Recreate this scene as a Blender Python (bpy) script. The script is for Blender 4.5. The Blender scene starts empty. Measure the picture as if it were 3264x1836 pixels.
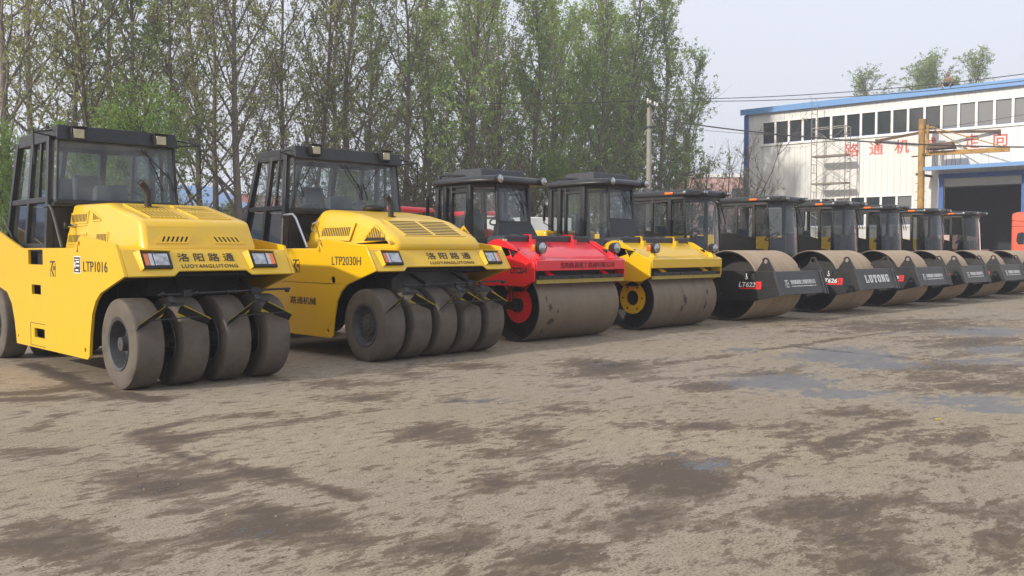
import bpy, bmesh, math, random
import numpy as np
from mathutils import Vector, Matrix
from mathutils.geometry import tessellate_polygon
R = math.radians
scene = bpy.context.scene
COL = scene.collection

# ------------------------------------------------------------------ camera
ANG, PITCH = 45.7, math.atan(120 / 2900)
cd = bpy.data.cameras.new('camera'); cam = bpy.data.objects.new('camera', cd); COL.objects.link(cam)
cd.sensor_width = 36; cd.lens = 36 * 2900 / 3264; cd.clip_start = .1; cd.clip_end = 3000
cam.location = (0, 0, 1.6)
fw = Vector((math.cos(R(ANG)) * math.cos(PITCH), math.sin(R(ANG)) * math.cos(PITCH), -math.sin(PITCH)))
cam.rotation_euler = fw.to_track_quat('-Z', 'Y').to_euler()
scene.camera = cam

# ------------------------------------------------------------------ world + sun
SUN_EL, SUN_AZ = 24.0, 174.0          # azimuth measured from +X towards +Y
w = bpy.data.worlds.new('World'); scene.world = w; w.use_nodes = True
nt = w.node_tree; nt.nodes.clear()
out = nt.nodes.new('ShaderNodeOutputWorld'); bg = nt.nodes.new('ShaderNodeBackground')
sky = nt.nodes.new('ShaderNodeTexSky'); sky.sky_type = 'NISHITA'; sky.sun_disc = False
sky.sun_elevation = R(SUN_EL); sky.sun_rotation = R(90 - SUN_AZ)
sky.air_density = 1.0; sky.dust_density = 6.0; sky.ozone_density = 1.0
mixc = nt.nodes.new('ShaderNodeMix'); mixc.data_type = 'RGBA'; mixc.inputs['Factor'].default_value = .78
mixc.inputs[7].default_value = (7.35, 7.6, 8.4, 1)      # thin bright overcast veil
nt.links.new(sky.outputs[0], mixc.inputs[6]); nt.links.new(mixc.outputs[2], bg.inputs[0])
bg.inputs[1].default_value = .105
nt.links.new(bg.outputs[0], out.inputs[0])
sd = bpy.data.lights.new('sun', 'SUN'); sun = bpy.data.objects.new('sun', sd); COL.objects.link(sun)
sd.energy = 2.85; sd.angle = R(1.2); sd.color = (1, .92, .8)
sv = Vector((math.cos(R(SUN_AZ)) * math.cos(R(SUN_EL)), math.sin(R(SUN_AZ)) * math.cos(R(SUN_EL)), math.sin(R(SUN_EL))))
sun.rotation_euler = sv.to_track_quat('Z', 'Y').to_euler()
scene.view_settings.view_transform = 'Standard'; scene.view_settings.look = 'None'
scene.view_settings.exposure = 0.42; scene.view_settings.gamma = 1
scene.cycles.max_bounces = 6; scene.cycles.transparent_max_bounces = 24
scene.cycles.use_denoising = True

# ------------------------------------------------------------------ helpers
def tag(o, label=None, cat=None, group=None, kind=None):
    if label: o['label'] = label
    if cat: o['category'] = cat
    if group: o['group'] = group
    if kind: o['kind'] = kind
    return o

def empty(name, loc, rz=0, label=None, cat=None, group=None):
    o = bpy.data.objects.new(name, None); COL.objects.link(o)
    o.location = loc; o.rotation_euler = (0, 0, rz); o.empty_display_size = .3
    return tag(o, label, cat, group)

def V(*a): return Vector(a)

class MB:
    def __init__(s): s.v = []; s.f = []
    def add(s, vs, fs):
        b = len(s.v); s.v += [tuple(x) for x in vs]; s.f += [tuple(b + i for i in f) for f in fs]; return s
    def hexa(s, p):                       # p: 4 bottom (ccw) + 4 top
        return s.add(p, [(3, 2, 1, 0), (4, 5, 6, 7), (0, 1, 5, 4), (1, 2, 6, 5), (2, 3, 7, 6), (3, 0, 4, 7)])
    def box(s, x0, x1, y0, y1, z0, z1):
        return s.hexa([(x0, y0, z0), (x1, y0, z0), (x1, y1, z0), (x0, y1, z0), (x0, y0, z1), (x1, y0, z1), (x1, y1, z1), (x0, y1, z1)])
    def bar(s, p, q, w=.04, h=None, up=(0, 0, 1)):
        p, q = Vector(p), Vector(q); h = h or w; d = (q - p).normalized(); u = Vector(up)
        if abs(d.dot(u)) > .95: u = Vector((0, 1, 0))
        a = d.cross(u).normalized() * w / 2; b = a.cross(d).normalized() * h / 2
        return s.hexa([p - a - b, p + a - b, p + a + b, p - a + b, q - a - b, q + a - b, q + a + b, q - a + b])
    def tube(s, pts, r, n=8, cap=True):
        pts = [Vector(p) for p in pts]; rs = r if isinstance(r, (list, tuple)) else [r] * len(pts)
        rings = []; a = None
        for i, p in enumerate(pts):
            d = (pts[min(i + 1, len(pts) - 1)] - pts[max(i - 1, 0)]).normalized()
            if a is None: a = d.orthogonal().normalized()
            a = (a - d * a.dot(d)).normalized(); b = d.cross(a)
            rings.append([p + (a * math.cos(2 * math.pi * k / n) + b * math.sin(2 * math.pi * k / n)) * rs[i] for k in range(n)])
        return s.loft(rings, cap)
    def loft(s, rings, cap=True):
        n = len(rings[0]); vs = [p for r in rings for p in r]; fs = []
        for i in range(len(rings) - 1):
            for k in range(n):
                fs.append((i * n + k, i * n + (k + 1) % n, (i + 1) * n + (k + 1) % n, (i + 1) * n + k))
        if cap: fs += [tuple(range(n))[::-1], tuple((len(rings) - 1) * n + k for k in range(n))]
        return s.add(vs, fs)
    def prism(s, poly, lo, hi, axis='x'):
        f = {'x': lambda a, b, t: (t, a, b), 'y': lambda a, b, t: (a, t, b), 'z': lambda a, b, t: (a, b, t)}[axis]
        return s.plate([poly], lambda a, b, t: f(a, b, lo + (hi - lo) * t))
    def plate(s, loops, fn):              # loops[0] outer, others holes; fn(a, b, t) with t 0 / 1
        flat = [p for l in loops for p in l]; n = len(flat)
        tri = tessellate_polygon([[Vector((a, b, 0)) for a, b in l] for l in loops])
        vs = [fn(a, b, 0) for a, b in flat] + [fn(a, b, 1) for a, b in flat]
        fs = [tuple(t) for t in tri] + [tuple(i + n for i in reversed(t)) for t in tri]
        b0 = 0
        for l in loops:
            m = len(l)
            for k in range(m): fs.append((b0 + k, b0 + (k + 1) % m, n + b0 + (k + 1) % m, n + b0 + k))
            b0 += m
        return s.add(vs, fs)
    def lathe(s, prof, c=(0, 0, 0), axis='x', n=32, cap=False):
        c = Vector(c); rings = []
        for t, r in prof:
            ring = []
            for k in range(n):
                a = 2 * math.pi * k / n; u, v = r * math.cos(a), r * math.sin(a)
                ring.append(c + (Vector((t, u, v)) if axis == 'x' else Vector((u, t, v)) if axis == 'y' else Vector((u, v, t))))
            rings.append(ring)
        return s.loft(rings, cap)
    def quad(s, *p): return s.add(p, [tuple(range(len(p)))])
    def pane(s, a, b, c, d, t=.006):      # a thin glass sheet
        return s.quad(a, b, c, d)
    def build(s, name, mat, parent=None, bevel=0, seg=2, smooth=35, label=None, loc=None, weld=True):
        me = bpy.data.meshes.new(name); me.from_pydata(s.v, [], s.f); me.update()
        bm = bmesh.new(); bm.from_mesh(me)
        if weld: bmesh.ops.remove_doubles(bm, verts=bm.verts, dist=1e-5)
        bmesh.ops.recalc_face_normals(bm, faces=bm.faces); bm.to_mesh(me); bm.free()
        if smooth:
            me.polygons.foreach_set('use_smooth', [True] * len(me.polygons)); me.set_sharp_from_angle(angle=R(smooth))
        me.materials.append(mat)
        o = bpy.data.objects.new(name, me); COL.objects.link(o)
        if parent: o.parent = parent
        if loc: o.location = loc
        if label: o['label'] = label
        if bevel:
            m = o.modifiers.new('bevel', 'BEVEL'); m.width = bevel; m.segments = seg; m.limit_method = 'ANGLE'; m.angle_limit = R(40)
            m.harden_normals = False
        return o

def copy_tree(o, parent=None):
    c = o.copy(); COL.objects.link(c)
    if parent: c.parent = parent
    for ch in o.children: copy_tree(ch, c)
    return c

def text(body, size, mat, parent, org, xd, ud, name='lettering', offset=0, shear=0, xs=1.0, align='LEFT', space=1.0, ext=.002):
    cu = bpy.data.curves.new('lettering', 'FONT'); cu.body = body; cu.size = size; cu.offset = offset; cu.shear = shear
    cu.extrude = ext; cu.align_x = align; cu.space_character = space; cu.resolution_u = 3
    t = bpy.data.objects.new('t', cu); COL.objects.link(t)
    me = bpy.data.meshes.new_from_object(t.evaluated_get(bpy.context.evaluated_depsgraph_get()))
    bpy.data.objects.remove(t); bpy.data.curves.remove(cu)
    xd, ud = Vector(xd).normalized(), Vector(ud).normalized(); nd = xd.cross(ud)
    M = Matrix(((xd.x * xs, ud.x, nd.x, org[0]), (xd.y * xs, ud.y, nd.y, org[1]), (xd.z * xs, ud.z, nd.z, org[2]), (0, 0, 0, 1)))
    me.transform(M); me.materials.clear(); me.materials.append(mat); me.name = name
    o = bpy.data.objects.new(name, me); COL.objects.link(o)
    if parent: o.parent = parent
    return o

def flat(polys, mat, parent, org, xd, ud, name, th=.003):
    """thin raised shapes (emblems) on a plane"""
    xd, ud = Vector(xd).normalized(), Vector(ud).normalized(); nd = xd.cross(ud); og = Vector(org); m = MB()
    for p in polys: m.plate([p] if not isinstance(p[0][0], (tuple, list)) else p, lambda a, b, t: og + xd * a + ud * b + nd * th * t)
    return m.build(name, mat, parent, smooth=0)

# ------------------------------------------------------------------ materials
def new_mat(name):
    m = bpy.data.materials.new(name); m.use_nodes = True
    return m, m.node_tree, m.node_tree.nodes['Principled BSDF']

def N(nt, t, **kw):
    n = nt.nodes.new(t)
    for k, v in kw.items():
        if hasattr(n, k): setattr(n, k, v)
        else: n.inputs[k].default_value = v
    return n

def mat(name, col, rough=.5, stretch=None, metal=0, dirt=None, amount=.3, scale=3.0, bump=0, bscale=60, spec=.5, coat=0, thr=(.45, .7), detail=6):
    m, nt, p = new_mat(name)
    p.inputs['Roughness'].default_value = rough; p.inputs['Metallic'].default_value = metal
    p.inputs['Specular IOR Level'].default_value = spec; p.inputs['Coat Weight'].default_value = coat; p.inputs['Coat Roughness'].default_value = .12
    tc = N(nt, 'ShaderNodeTexCoord')
    dirt = dirt or tuple(c * .72 for c in col)
    nz = N(nt, 'ShaderNodeTexNoise', Scale=scale, Detail=detail, Roughness=.62, noise_dimensions='4D')
    oi = N(nt, 'ShaderNodeObjectInfo'); ow = N(nt, 'ShaderNodeMath', operation='MULTIPLY'); ow.inputs[1].default_value = 23.0; nt.links.new(oi.outputs['Random'], ow.inputs[0]); nt.links.new(ow.outputs[0], nz.inputs['W'])
    if stretch:
        mp = N(nt, 'ShaderNodeMapping'); mp.inputs['Scale'].default_value = stretch; nt.links.new(tc.outputs['Object'], mp.inputs[0]); nt.links.new(mp.outputs[0], nz.inputs['Vector'])
    else: nt.links.new(tc.outputs['Object'], nz.inputs['Vector'])
    mr = N(nt, 'ShaderNodeMapRange'); mr.inputs[1].default_value, mr.inputs[2].default_value = thr; mr.inputs[4].default_value = amount
    nt.links.new(nz.outputs[0], mr.inputs[0])
    mx = N(nt, 'ShaderNodeMix', data_type='RGBA'); mx.inputs[6].default_value = (*col, 1); mx.inputs[7].default_value = (*dirt, 1)
    nt.links.new(mr.outputs[0], mx.inputs[0]); nt.links.new(mx.outputs[2], p.inputs['Base Color'])
    rr = N(nt, 'ShaderNodeMapRange'); rr.inputs[3].default_value = rough * .85; rr.inputs[4].default_value = min(1, rough * 1.25)
    nt.links.new(nz.outputs[0], rr.inputs[0]); nt.links.new(rr.outputs[0], p.inputs['Roughness'])
    if bump:
        n2 = N(nt, 'ShaderNodeTexNoise', Scale=bscale, Detail=4); nt.links.new(tc.outputs['Object'], n2.inputs['Vector'])
        b = N(nt, 'ShaderNodeBump', Strength=bump, Distance=.01); nt.links.new(n2.outputs[0], b.inputs['Height']); nt.links.new(b.outputs[0], p.inputs['Normal'])
    return m

def glass(name, tint=(.75, .8, .82), dust_sheen=.06, dcol=(.45, .46, .45)):
    m, nt, p = new_mat(name); nt.nodes.remove(p); o = nt.nodes['Material Output']
    tr = N(nt, 'ShaderNodeBsdfTransparent'); tr.inputs[0].default_value = (*tint, 1)
    gl = N(nt, 'ShaderNodeBsdfGlossy', Roughness=.03); gl.inputs[0].default_value = (.95, .97, 1, 1)
    ge = N(nt, 'ShaderNodeNewGeometry'); io = N(nt, 'ShaderNodeMapRange'); io.inputs[3].default_value = 1.5; io.inputs[4].default_value = 1 / 1.5; nt.links.new(ge.outputs['Backfacing'], io.inputs[0])
    fr = N(nt, 'ShaderNodeFresnel'); nt.links.new(io.outputs[0], fr.inputs['IOR']); mx = N(nt, 'ShaderNodeMixShader')
    nt.links.new(fr.outputs[0], mx.inputs[0]); nt.links.new(tr.outputs[0], mx.inputs[1]); nt.links.new(gl.outputs[0], mx.inputs[2])
    df = N(nt, 'ShaderNodeBsdfDiffuse'); df.inputs[0].default_value = (*dcol, 1)
    tc = N(nt, 'ShaderNodeTexCoord'); nz = N(nt, 'ShaderNodeTexNoise', Scale=3, Detail=5); nt.links.new(tc.outputs['Object'], nz.inputs['Vector'])
    mr = N(nt, 'ShaderNodeMapRange'); mr.inputs[1].default_value = .35; mr.inputs[2].default_value = .7; mr.inputs[3].default_value = dust_sheen * .4; mr.inputs[4].default_value = dust_sheen * 1.6
    nt.links.new(nz.outputs[0], mr.inputs[0]); m2 = N(nt, 'ShaderNodeMixShader')
    nt.links.new(mr.outputs[0], m2.inputs[0]); nt.links.new(mx.outputs[0], m2.inputs[1]); nt.links.new(df.outputs[0], m2.inputs[2])
    nt.links.new(m2.outputs[0], o.inputs[0]); return m

YEL = mat('yellow_paint', (.74, .455, .002), .32, amount=.25, dirt=(.68, .42, .04), coat=.3, scale=1.6)
YEL2 = mat('yellow_paint_mottled', (.76, .478, .012), .34, amount=.35, dirt=(.58, .41, .12), coat=.4)  # front, deck and hood yellow, mottled toward a duller tone
RED = mat('red_paint', (.78, .012, .025), .36, amount=.25, dirt=(.5, .03, .035), coat=.6)
BLK = mat('black_paint', (.013, .014, .017), .40, amount=.4, dirt=(.028, .026, .025), scale=5)
CABB = mat('cab_grey_black', (.019, .02, .022), .40, amount=.5, dirt=(.05, .047, .043), scale=4)
DARK = mat('underside_black', (.012, .012, .012), .75)
GREYM = mat('grey_machine_paint', (.034, .037, .042), .5, amount=.6, dirt=(.1, .09, .075), scale=6)
RUB = mat('dusty_rubber', (.132, .113, .094), .88, dirt=(.075, .066, .056), amount=.75, scale=5, bump=.25, bscale=90, spec=.25)
RIM = mat('rim_dark_steel', (.05, .054, .062), .42, amount=.6, dirt=(.12, .1, .085), scale=14)
STEEL = mat('drum_steel_dusty', (.215, .168, .12), .55, metal=.25, dirt=(.15, .118, .09), amount=.7, scale=1.6, bump=.05, bscale=40, stretch=(3.5, 1, 1), thr=(.38, .72))
STEELW = mat('drum_steel_pale_dust', (.44, .33, .215), .6, metal=.1, dirt=(.30, .215, .135), amount=.7, scale=1.6, bump=.05, bscale=40, stretch=(4, 1, 1), thr=(.38, .72))
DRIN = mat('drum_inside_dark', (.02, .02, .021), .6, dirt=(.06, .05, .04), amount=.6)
CHROME = mat('bright_steel', (.55, .55, .56), .22, metal=1, amount=.2)
LENS = mat('lamp_lens', (.5, .52, .54), .18, metal=.7, dirt=(.12, .12, .13), amount=.8, scale=16, coat=.6, thr=(.4, .75), detail=2)
LENSY = mat('lamp_lens_yellowed', (.42, .38, .24), .18, metal=.4, dirt=(.25, .22, .12), amount=.8, scale=30, coat=.8)
AMB = mat('amber_lens', (.75, .16, .01), .2, coat=.8, amount=.4, scale=30)
INK = mat('black_lettering', (.035, .022, .03), .5)
INKR = mat('maroon_lettering', (.16, .01, .02), .5)
WHT = mat('white_lettering', (.8, .8, .8), .45, amount=.15)
REDL = mat('red_lettering', (.75, .02, .02), .45)
SEATM = mat('seat_vinyl_blue_grey', (.06, .075, .1), .6)
GLS = glass('cab_glass', (.72, .78, .8), .15, (.42, .46, .5))  # bluish film: some dust plus a painted pale reflection of the sky
GLSC = glass('clear_side_glass', (.82, .85, .85), .05)
GLSW = glass('tinted_windscreen', (.5, .54, .56), .012)
GLSD = glass('dark_tinted_glass', (.22, .23, .24), .04)
YSTR = mat('yellow_scraper_edge', (.62, .5, .03), .6, dirt=(.4, .32, .06), amount=.5, scale=12)
YGRN = mat('dusty_yellow_strip', (.40, .30, .06), .7, dirt=(.26, .2, .07), amount=.6, scale=8)
TANK = mat('black_plastic_tank', (.035, .036, .042), .5, amount=.3)
EXH = mat('exhaust_rusty', (.045, .041, .038), .6, metal=.4, dirt=(.075, .055, .042), amount=.7, scale=12)

# ================================================================== GROUND
STAINS= [(2.6,6.15,0.35,-0.34,0.22,0.51,1.0),(2.68,4.57,0.35,-0.34,0.18,0.31,1.0),(1.62,5.12,0.3,-0.3,0.13,0.41,0.9),(1.72,5.61,0.21,-0.21,0.06,0.18,0.8),(3.27,7.52,0.23,-0.22,0.12,0.28,0.9),(2.33,7.79,0.3,-0.29,0.07,0.23,0.9),(5.13,6.07,0.34,-0.33,0.28,0.33,1.0),(4.95,5.24,0.18,-0.18,0.12,0.13,1.0),(4.25,4.61,0.16,-0.15,0.17,0.18,0.9),(6.2,9.19,0.38,-0.37,0.23,0.35,0.9),(5.69,8.05,0.31,-0.3,0.18,0.26,0.9),(7.26,9.39,0.22,-0.22,0.24,0.31,0.8),(4.37,8.01,0.36,-0.35,0.06,0.12,0.8),(2.73,5.02,0.23,-0.23,0.08,0.15,0.8),(3.16,3.66,0.2,-0.19,0.13,0.15,0.7),(2.91,3.44,0.3,-0.29,0.06,0.08,0.8),(2.76,6.9,0.32,-0.32,0.07,0.16,0.6),(3.59,10.28,0.62,-0.61,0.11,0.31,0.6),(8.19,9.48,0.59,-0.58,0.28,0.33,0.6),(5.27,3.93,0.44,-0.43,0.43,0.32,1.0),(5.27,3.54,0.2,-0.19,0.32,0.22,1.0),(5.08,4.28,0.11,-0.11,0.19,0.16,1.0),(5.54,5.43,0.18,-0.18,0.42,0.41,0.9),(5.28,2.47,0.28,-0.27,0.32,0.15,1.0),(4.95,2.26,0.26,-0.25,0.21,0.1,1.0),(5.71,2.35,0.15,-0.15,0.18,0.08,0.9),(5.84,1.98,0.17,-0.17,0.27,0.09,0.8),(3.41,3.2,0.27,-0.26,0.19,0.18,0.95),(4.23,3.32,0.28,-0.27,0.22,0.17,0.55),(4.45,2.85,0.16,-0.16,0.16,0.1,0.6),(6.67,3.46,0.3,-0.3,0.33,0.17,0.6),(7.98,3.05,0.42,-0.41,0.3,0.12,0.8),(4.41,2.06,0.29,-0.28,0.2,0.09,0.7),(5.51,1.66,0.16,-0.16,0.59,0.18,0.7),(8.62,4.02,0.28,-0.27,0.27,0.12,0.7),(9.54,8.02,0.43,-0.42,0.74,0.62,0.9),(9.06,5.96,0.27,-0.26,0.4,0.26,0.9),(6.72,6.03,0.23,-0.22,0.13,0.11,0.8),(6.83,4.91,0.34,-0.33,0.24,0.17,0.6),(7.26,3.86,0.2,-0.19,0.14,0.08,0.7),(12.95,4.69,0.82,-0.8,1.34,0.49,0.7),(11.39,3.9,0.59,-0.58,0.68,0.23,0.8),(19.55,7.92,1.82,-1.77,2.1,0.85,0.7),(17.01,5.67,0.75,-0.73,1.88,0.63,0.8),(10.56,6.18,0.37,-0.36,0.43,0.25,0.6),(7.74,4.02,0.52,-0.51,0.27,0.14,0.45),(7.18,2.59,0.32,-0.32,0.24,0.09,0.6)]
WET= [(13.23,6.4,0.74,-0.72,1.22,0.59,1.0),(12.59,5.5,0.52,-0.51,0.66,0.29,1.0),(10.01,5.59,0.59,-0.57,0.73,0.41,1.0),(9.65,4.66,0.46,-0.45,0.38,0.18,1.0),(10.25,3.51,0.49,-0.48,0.44,0.15,1.0),(9.92,3.07,0.37,-0.36,0.31,0.1,1.0),(19.18,6.29,0.79,-0.77,1.32,0.44,1.0),(14.06,4.55,0.74,-0.72,0.63,0.21,0.8),(12.75,7.83,0.3,-0.29,0.56,0.34,0.8),(15.87,4.99,0.46,-0.45,0.8,0.25,0.9),(5.74,3.77,0.15,-0.14,0.21,0.14,0.75),(9.85,8.17,0.26,-0.25,0.38,0.32,0.7),(17.54,7.29,0.55,-0.53,0.63,0.26,0.6),(6.55,7.03,0.29,-0.28,0.16,0.17,0.8),(2.55,5.97,0.32,-0.31,0.13,0.3,0.5),(2.58,4.52,0.32,-0.31,0.1,0.17,0.5),(5.83,4.09,0.17,-0.16,0.11,0.08,0.5),(4.92,2.31,0.2,-0.2,0.14,0.07,0.4)]
CRACKS= [[(2.96,11.19),(3.32,11.04),(3.84,11.16),(4.21,11.13)],[(4.04,13.84),(3.95,12.11),(3.84,11.16),(3.9,10.47),(3.98,9.9),(4.05,9.56)],[(2.84,10.75),(3.38,10.39)],[(3.11,7.46),(3.55,7.55),(4.2,7.48),(4.81,7.51),(5.4,7.48)],[(3.11,7.46),(3.07,7.18),(3.07,6.68),(3.24,6.0),(3.29,5.33),(3.35,4.85)],[(2.52,8.79),(2.66,8.85),(2.99,9.36)],[(3.19,7.95),(3.77,8.17),(4.5,8.04)],[(8.43,7.74),(11.08,7.62),(13.87,7.58),(17.83,7.61),(21.6,7.43)],[(5.98,3.49),(6.67,3.46),(7.49,3.52),(8.53,3.53)],[(13.87,7.58),(13.6,5.5),(13.68,3.98)]]
def build_ground():
    fx = list(np.arange(-2, 46.01, .13)); fy = list(np.arange(-7, 18.01, .13))
    xs = np.array([-400, -120, -40, -12, -5] + fx + [50, 58, 70, 90, 130, 220, 600]); ys = np.array([-300, -100, -40, -14, -9] + fy + [20, 24, 32, 45, 70, 120, 250, 700])
    X, Y = np.meshgrid(xs, ys); nx, ny = len(xs), len(ys)
    def blobs(L, hard):
        S = np.zeros_like(X)
        for cx, cy, ax, ay, bx, by, a in L:
            det = ax * by - ay * bx; dx, dy = X - cx, Y - cy
            u = (dx * by - dy * bx) / det; v = (-dx * ay + dy * ax) / det
            S = np.maximum(S, a * np.exp(-(u * u + v * v) * hard))
        return S
    st = blobs(STAINS, .85); wt = blobs(WET, .8)
    for i, l in enumerate(CRACKS):
        for p, q in zip(l, l[1:]):
            p, q = np.array(p), np.array(q); d = q - p; t = np.clip(((X - p[0]) * d[0] + (Y - p[1]) * d[1]) / (d @ d), 0, 1)
            ds = np.hypot(X - p[0] - t * d[0], Y - p[1] - t * d[1])
            st = np.maximum(st, (1.5 if i < 3 else .85) * np.exp(-(ds / (.13 if i < 3 else .11)) ** 2))
    v = np.stack([X, Y, np.zeros_like(X)], -1).reshape(-1, 3)
    idx = np.arange(nx * ny).reshape(ny, nx)
    f = np.stack([idx[:-1, :-1], idx[:-1, 1:], idx[1:, 1:], idx[1:, :-1]], -1).reshape(-1, 4)
    me = bpy.data.meshes.new('ground'); me.vertices.add(len(v)); me.vertices.foreach_set('co', v.ravel())
    me.loops.add(f.size); me.loops.foreach_set('vertex_index', f.ravel()); me.polygons.add(len(f))
    me.polygons.foreach_set('loop_start', np.arange(0, f.size, 4)); me.update(); me.validate()
    for nm, A in (('stain', st), ('wet', wt)):
        at = me.attributes.new(nm, 'FLOAT', 'POINT'); at.data.foreach_set('value', A.ravel().astype(np.float32))
    m, nt, p = new_mat('yard_concrete_dirt'); L = nt.links.new
    tc = N(nt, 'ShaderNodeTexCoord')
    def noise(scale, detail=6, rough=.6, vec=None, dist=0):
        n = N(nt, 'ShaderNodeTexNoise', Scale=scale, Detail=detail, Roughness=rough, Distortion=dist); L(vec or tc.outputs['Object'], n.inputs['Vector']); return n.outputs[0]
    def math_(op, a, b=None, c=None):
        n = N(nt, 'ShaderNodeMath', operation=op)
        for i, x in enumerate((a, b, c)):
            if x is None: continue
            if isinstance(x, (int, float)): n.inputs[i].default_value = x
            else: L(x, n.inputs[i])
        return n.outputs[0]
    def ramp(x, a, b, lo=0, hi=1):
        n = N(nt, 'ShaderNodeMapRange', interpolation_type='SMOOTHSTEP'); L(x, n.inputs[0])
        for i, k in enumerate((a, b, lo, hi)): n.inputs[i + 1].default_value = k
        return n.outputs[0]
    def mix(fac, a, b):
        n = N(nt, 'ShaderNodeMix', data_type='RGBA')
        if isinstance(fac, (int, float)): n.inputs[0].default_value = fac
        else: L(fac, n.inputs[0])
        for i, k in ((6, a), (7, b)):
            if isinstance(k, tuple): n.inputs[i].default_value = (*k, 1)
            else: L(k, n.inputs[i])
        return n.outputs[2]
    mp = N(nt, 'ShaderNodeMapping'); mp.inputs['Rotation'].default_value[2] = R(-46); mp.inputs['Scale'].default_value = (1.0, 2.0, 1); L(tc.outputs['Object'], mp.inputs['Vector'])
    big, mid, fine, grit = noise(.35, 5), noise(1.5, 8, .68, mp.outputs[0], .4), noise(7, 8, .72, mp.outputs[0]), noise(60, 5, .7)
    frac = noise(1.1, 14, .70, mp.outputs[0], .35); frac2 = noise(5.5, 12, .74, mp.outputs[0], .2); soft = noise(.22, 3)
    col = mix(ramp(big, .35, .65), (.30, .247, .175), (.36, .30, .213))
    col = mix(ramp(soft, .42, .58, 0, .9), col, (.315, .272, .212))
    col = mix(ramp(frac2, .40, .56, 0, .55), col, (.245, .205, .155))
    col = mix(ramp(frac2, .44, .30, 0, .6), col, (.39, .33, .245))
    col = mix(ramp(grit, .52, .62, 0, .85), col, (.10, .08, .06))
    speck = noise(24, 6, .75, mp.outputs[0])
    col = mix(ramp(speck, .58, .66, 0, .5), col, (.10, .078, .056))
    col = mix(ramp(grit, .46, .32, 0, .55), col, (.50, .44, .35))
    a1 = N(nt, 'ShaderNodeAttribute', attribute_name='stain').outputs['Fac']; a2 = N(nt, 'ShaderNodeAttribute', attribute_name='wet').outputs['Fac']
    sm = math_('ADD', math_('ADD', frac, math_('MULTIPLY', a1, .27)), math_('MULTIPLY', math_('SUBTRACT', soft, .5), .22))
    flk = math_('ADD', math_('ADD', frac2, math_('MULTIPLY', a1, .16)), math_('MULTIPLY', math_('SUBTRACT', frac, .5), .35))
    f1 = ramp(flk, .56, .60); dk1 = ramp(sm, .58, .63); dk2 = ramp(sm, .66, .75)
    col = mix(math_('MULTIPLY', f1, .72), col, (.11, .078, .052))
    col = mix(math_('MULTIPLY', dk1, .58), col, (.115, .083, .058))
    col = mix(math_('MULTIPLY', dk2, .55), col, (.072, .055, .044))
    wet = ramp(math_('ADD', a2, math_('ADD', math_('MULTIPLY', math_('SUBTRACT', frac, .5), 1.3), math_('MULTIPLY', math_('SUBTRACT', frac2, .5), 2.8))), .53, .63)
    col = mix(math_('MULTIPLY', wet, .75), col, (.062, .062, .068))
    L(col, p.inputs['Base Color'])
    rg = math_('SUBTRACT', math_('SUBTRACT', .92, math_('MULTIPLY', dk2, .2)), math_('MULTIPLY', wet, .48)); L(rg, p.inputs['Roughness'])
    L(ramp(wet, 0, 1, .3, 1.0), p.inputs['Specular IOR Level'])
    h = math_('ADD', math_('MULTIPLY', fine, .8), math_('MULTIPLY', grit, .5))
    b = N(nt, 'ShaderNodeBump', Distance=.012); L(h, b.inputs['Height']); L(ramp(wet, 0, 1, .17, .02), b.inputs['Strength']); L(b.outputs[0], p.inputs['Normal'])
    me.materials.append(m); g = bpy.data.objects.new('ground', me); COL.objects.link(g); tag(g, kind='structure')
build_ground()

# ================================================================== FACTORY HALL
# own frame: origin on the wall foot beside the door; local +x runs along the wall to the far corner, +y into the hall
FA = math.atan2(.998, -.063); FB = (62.3, 23.0)
def fpt(s, off, z=0):          # wall coordinate s, distance off in front of the wall -> world
    return Vector((FB[0] + math.cos(FA) * s - math.sin(FA) * off, FB[1] + math.sin(FA) * s + math.cos(FA) * off, z))
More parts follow.
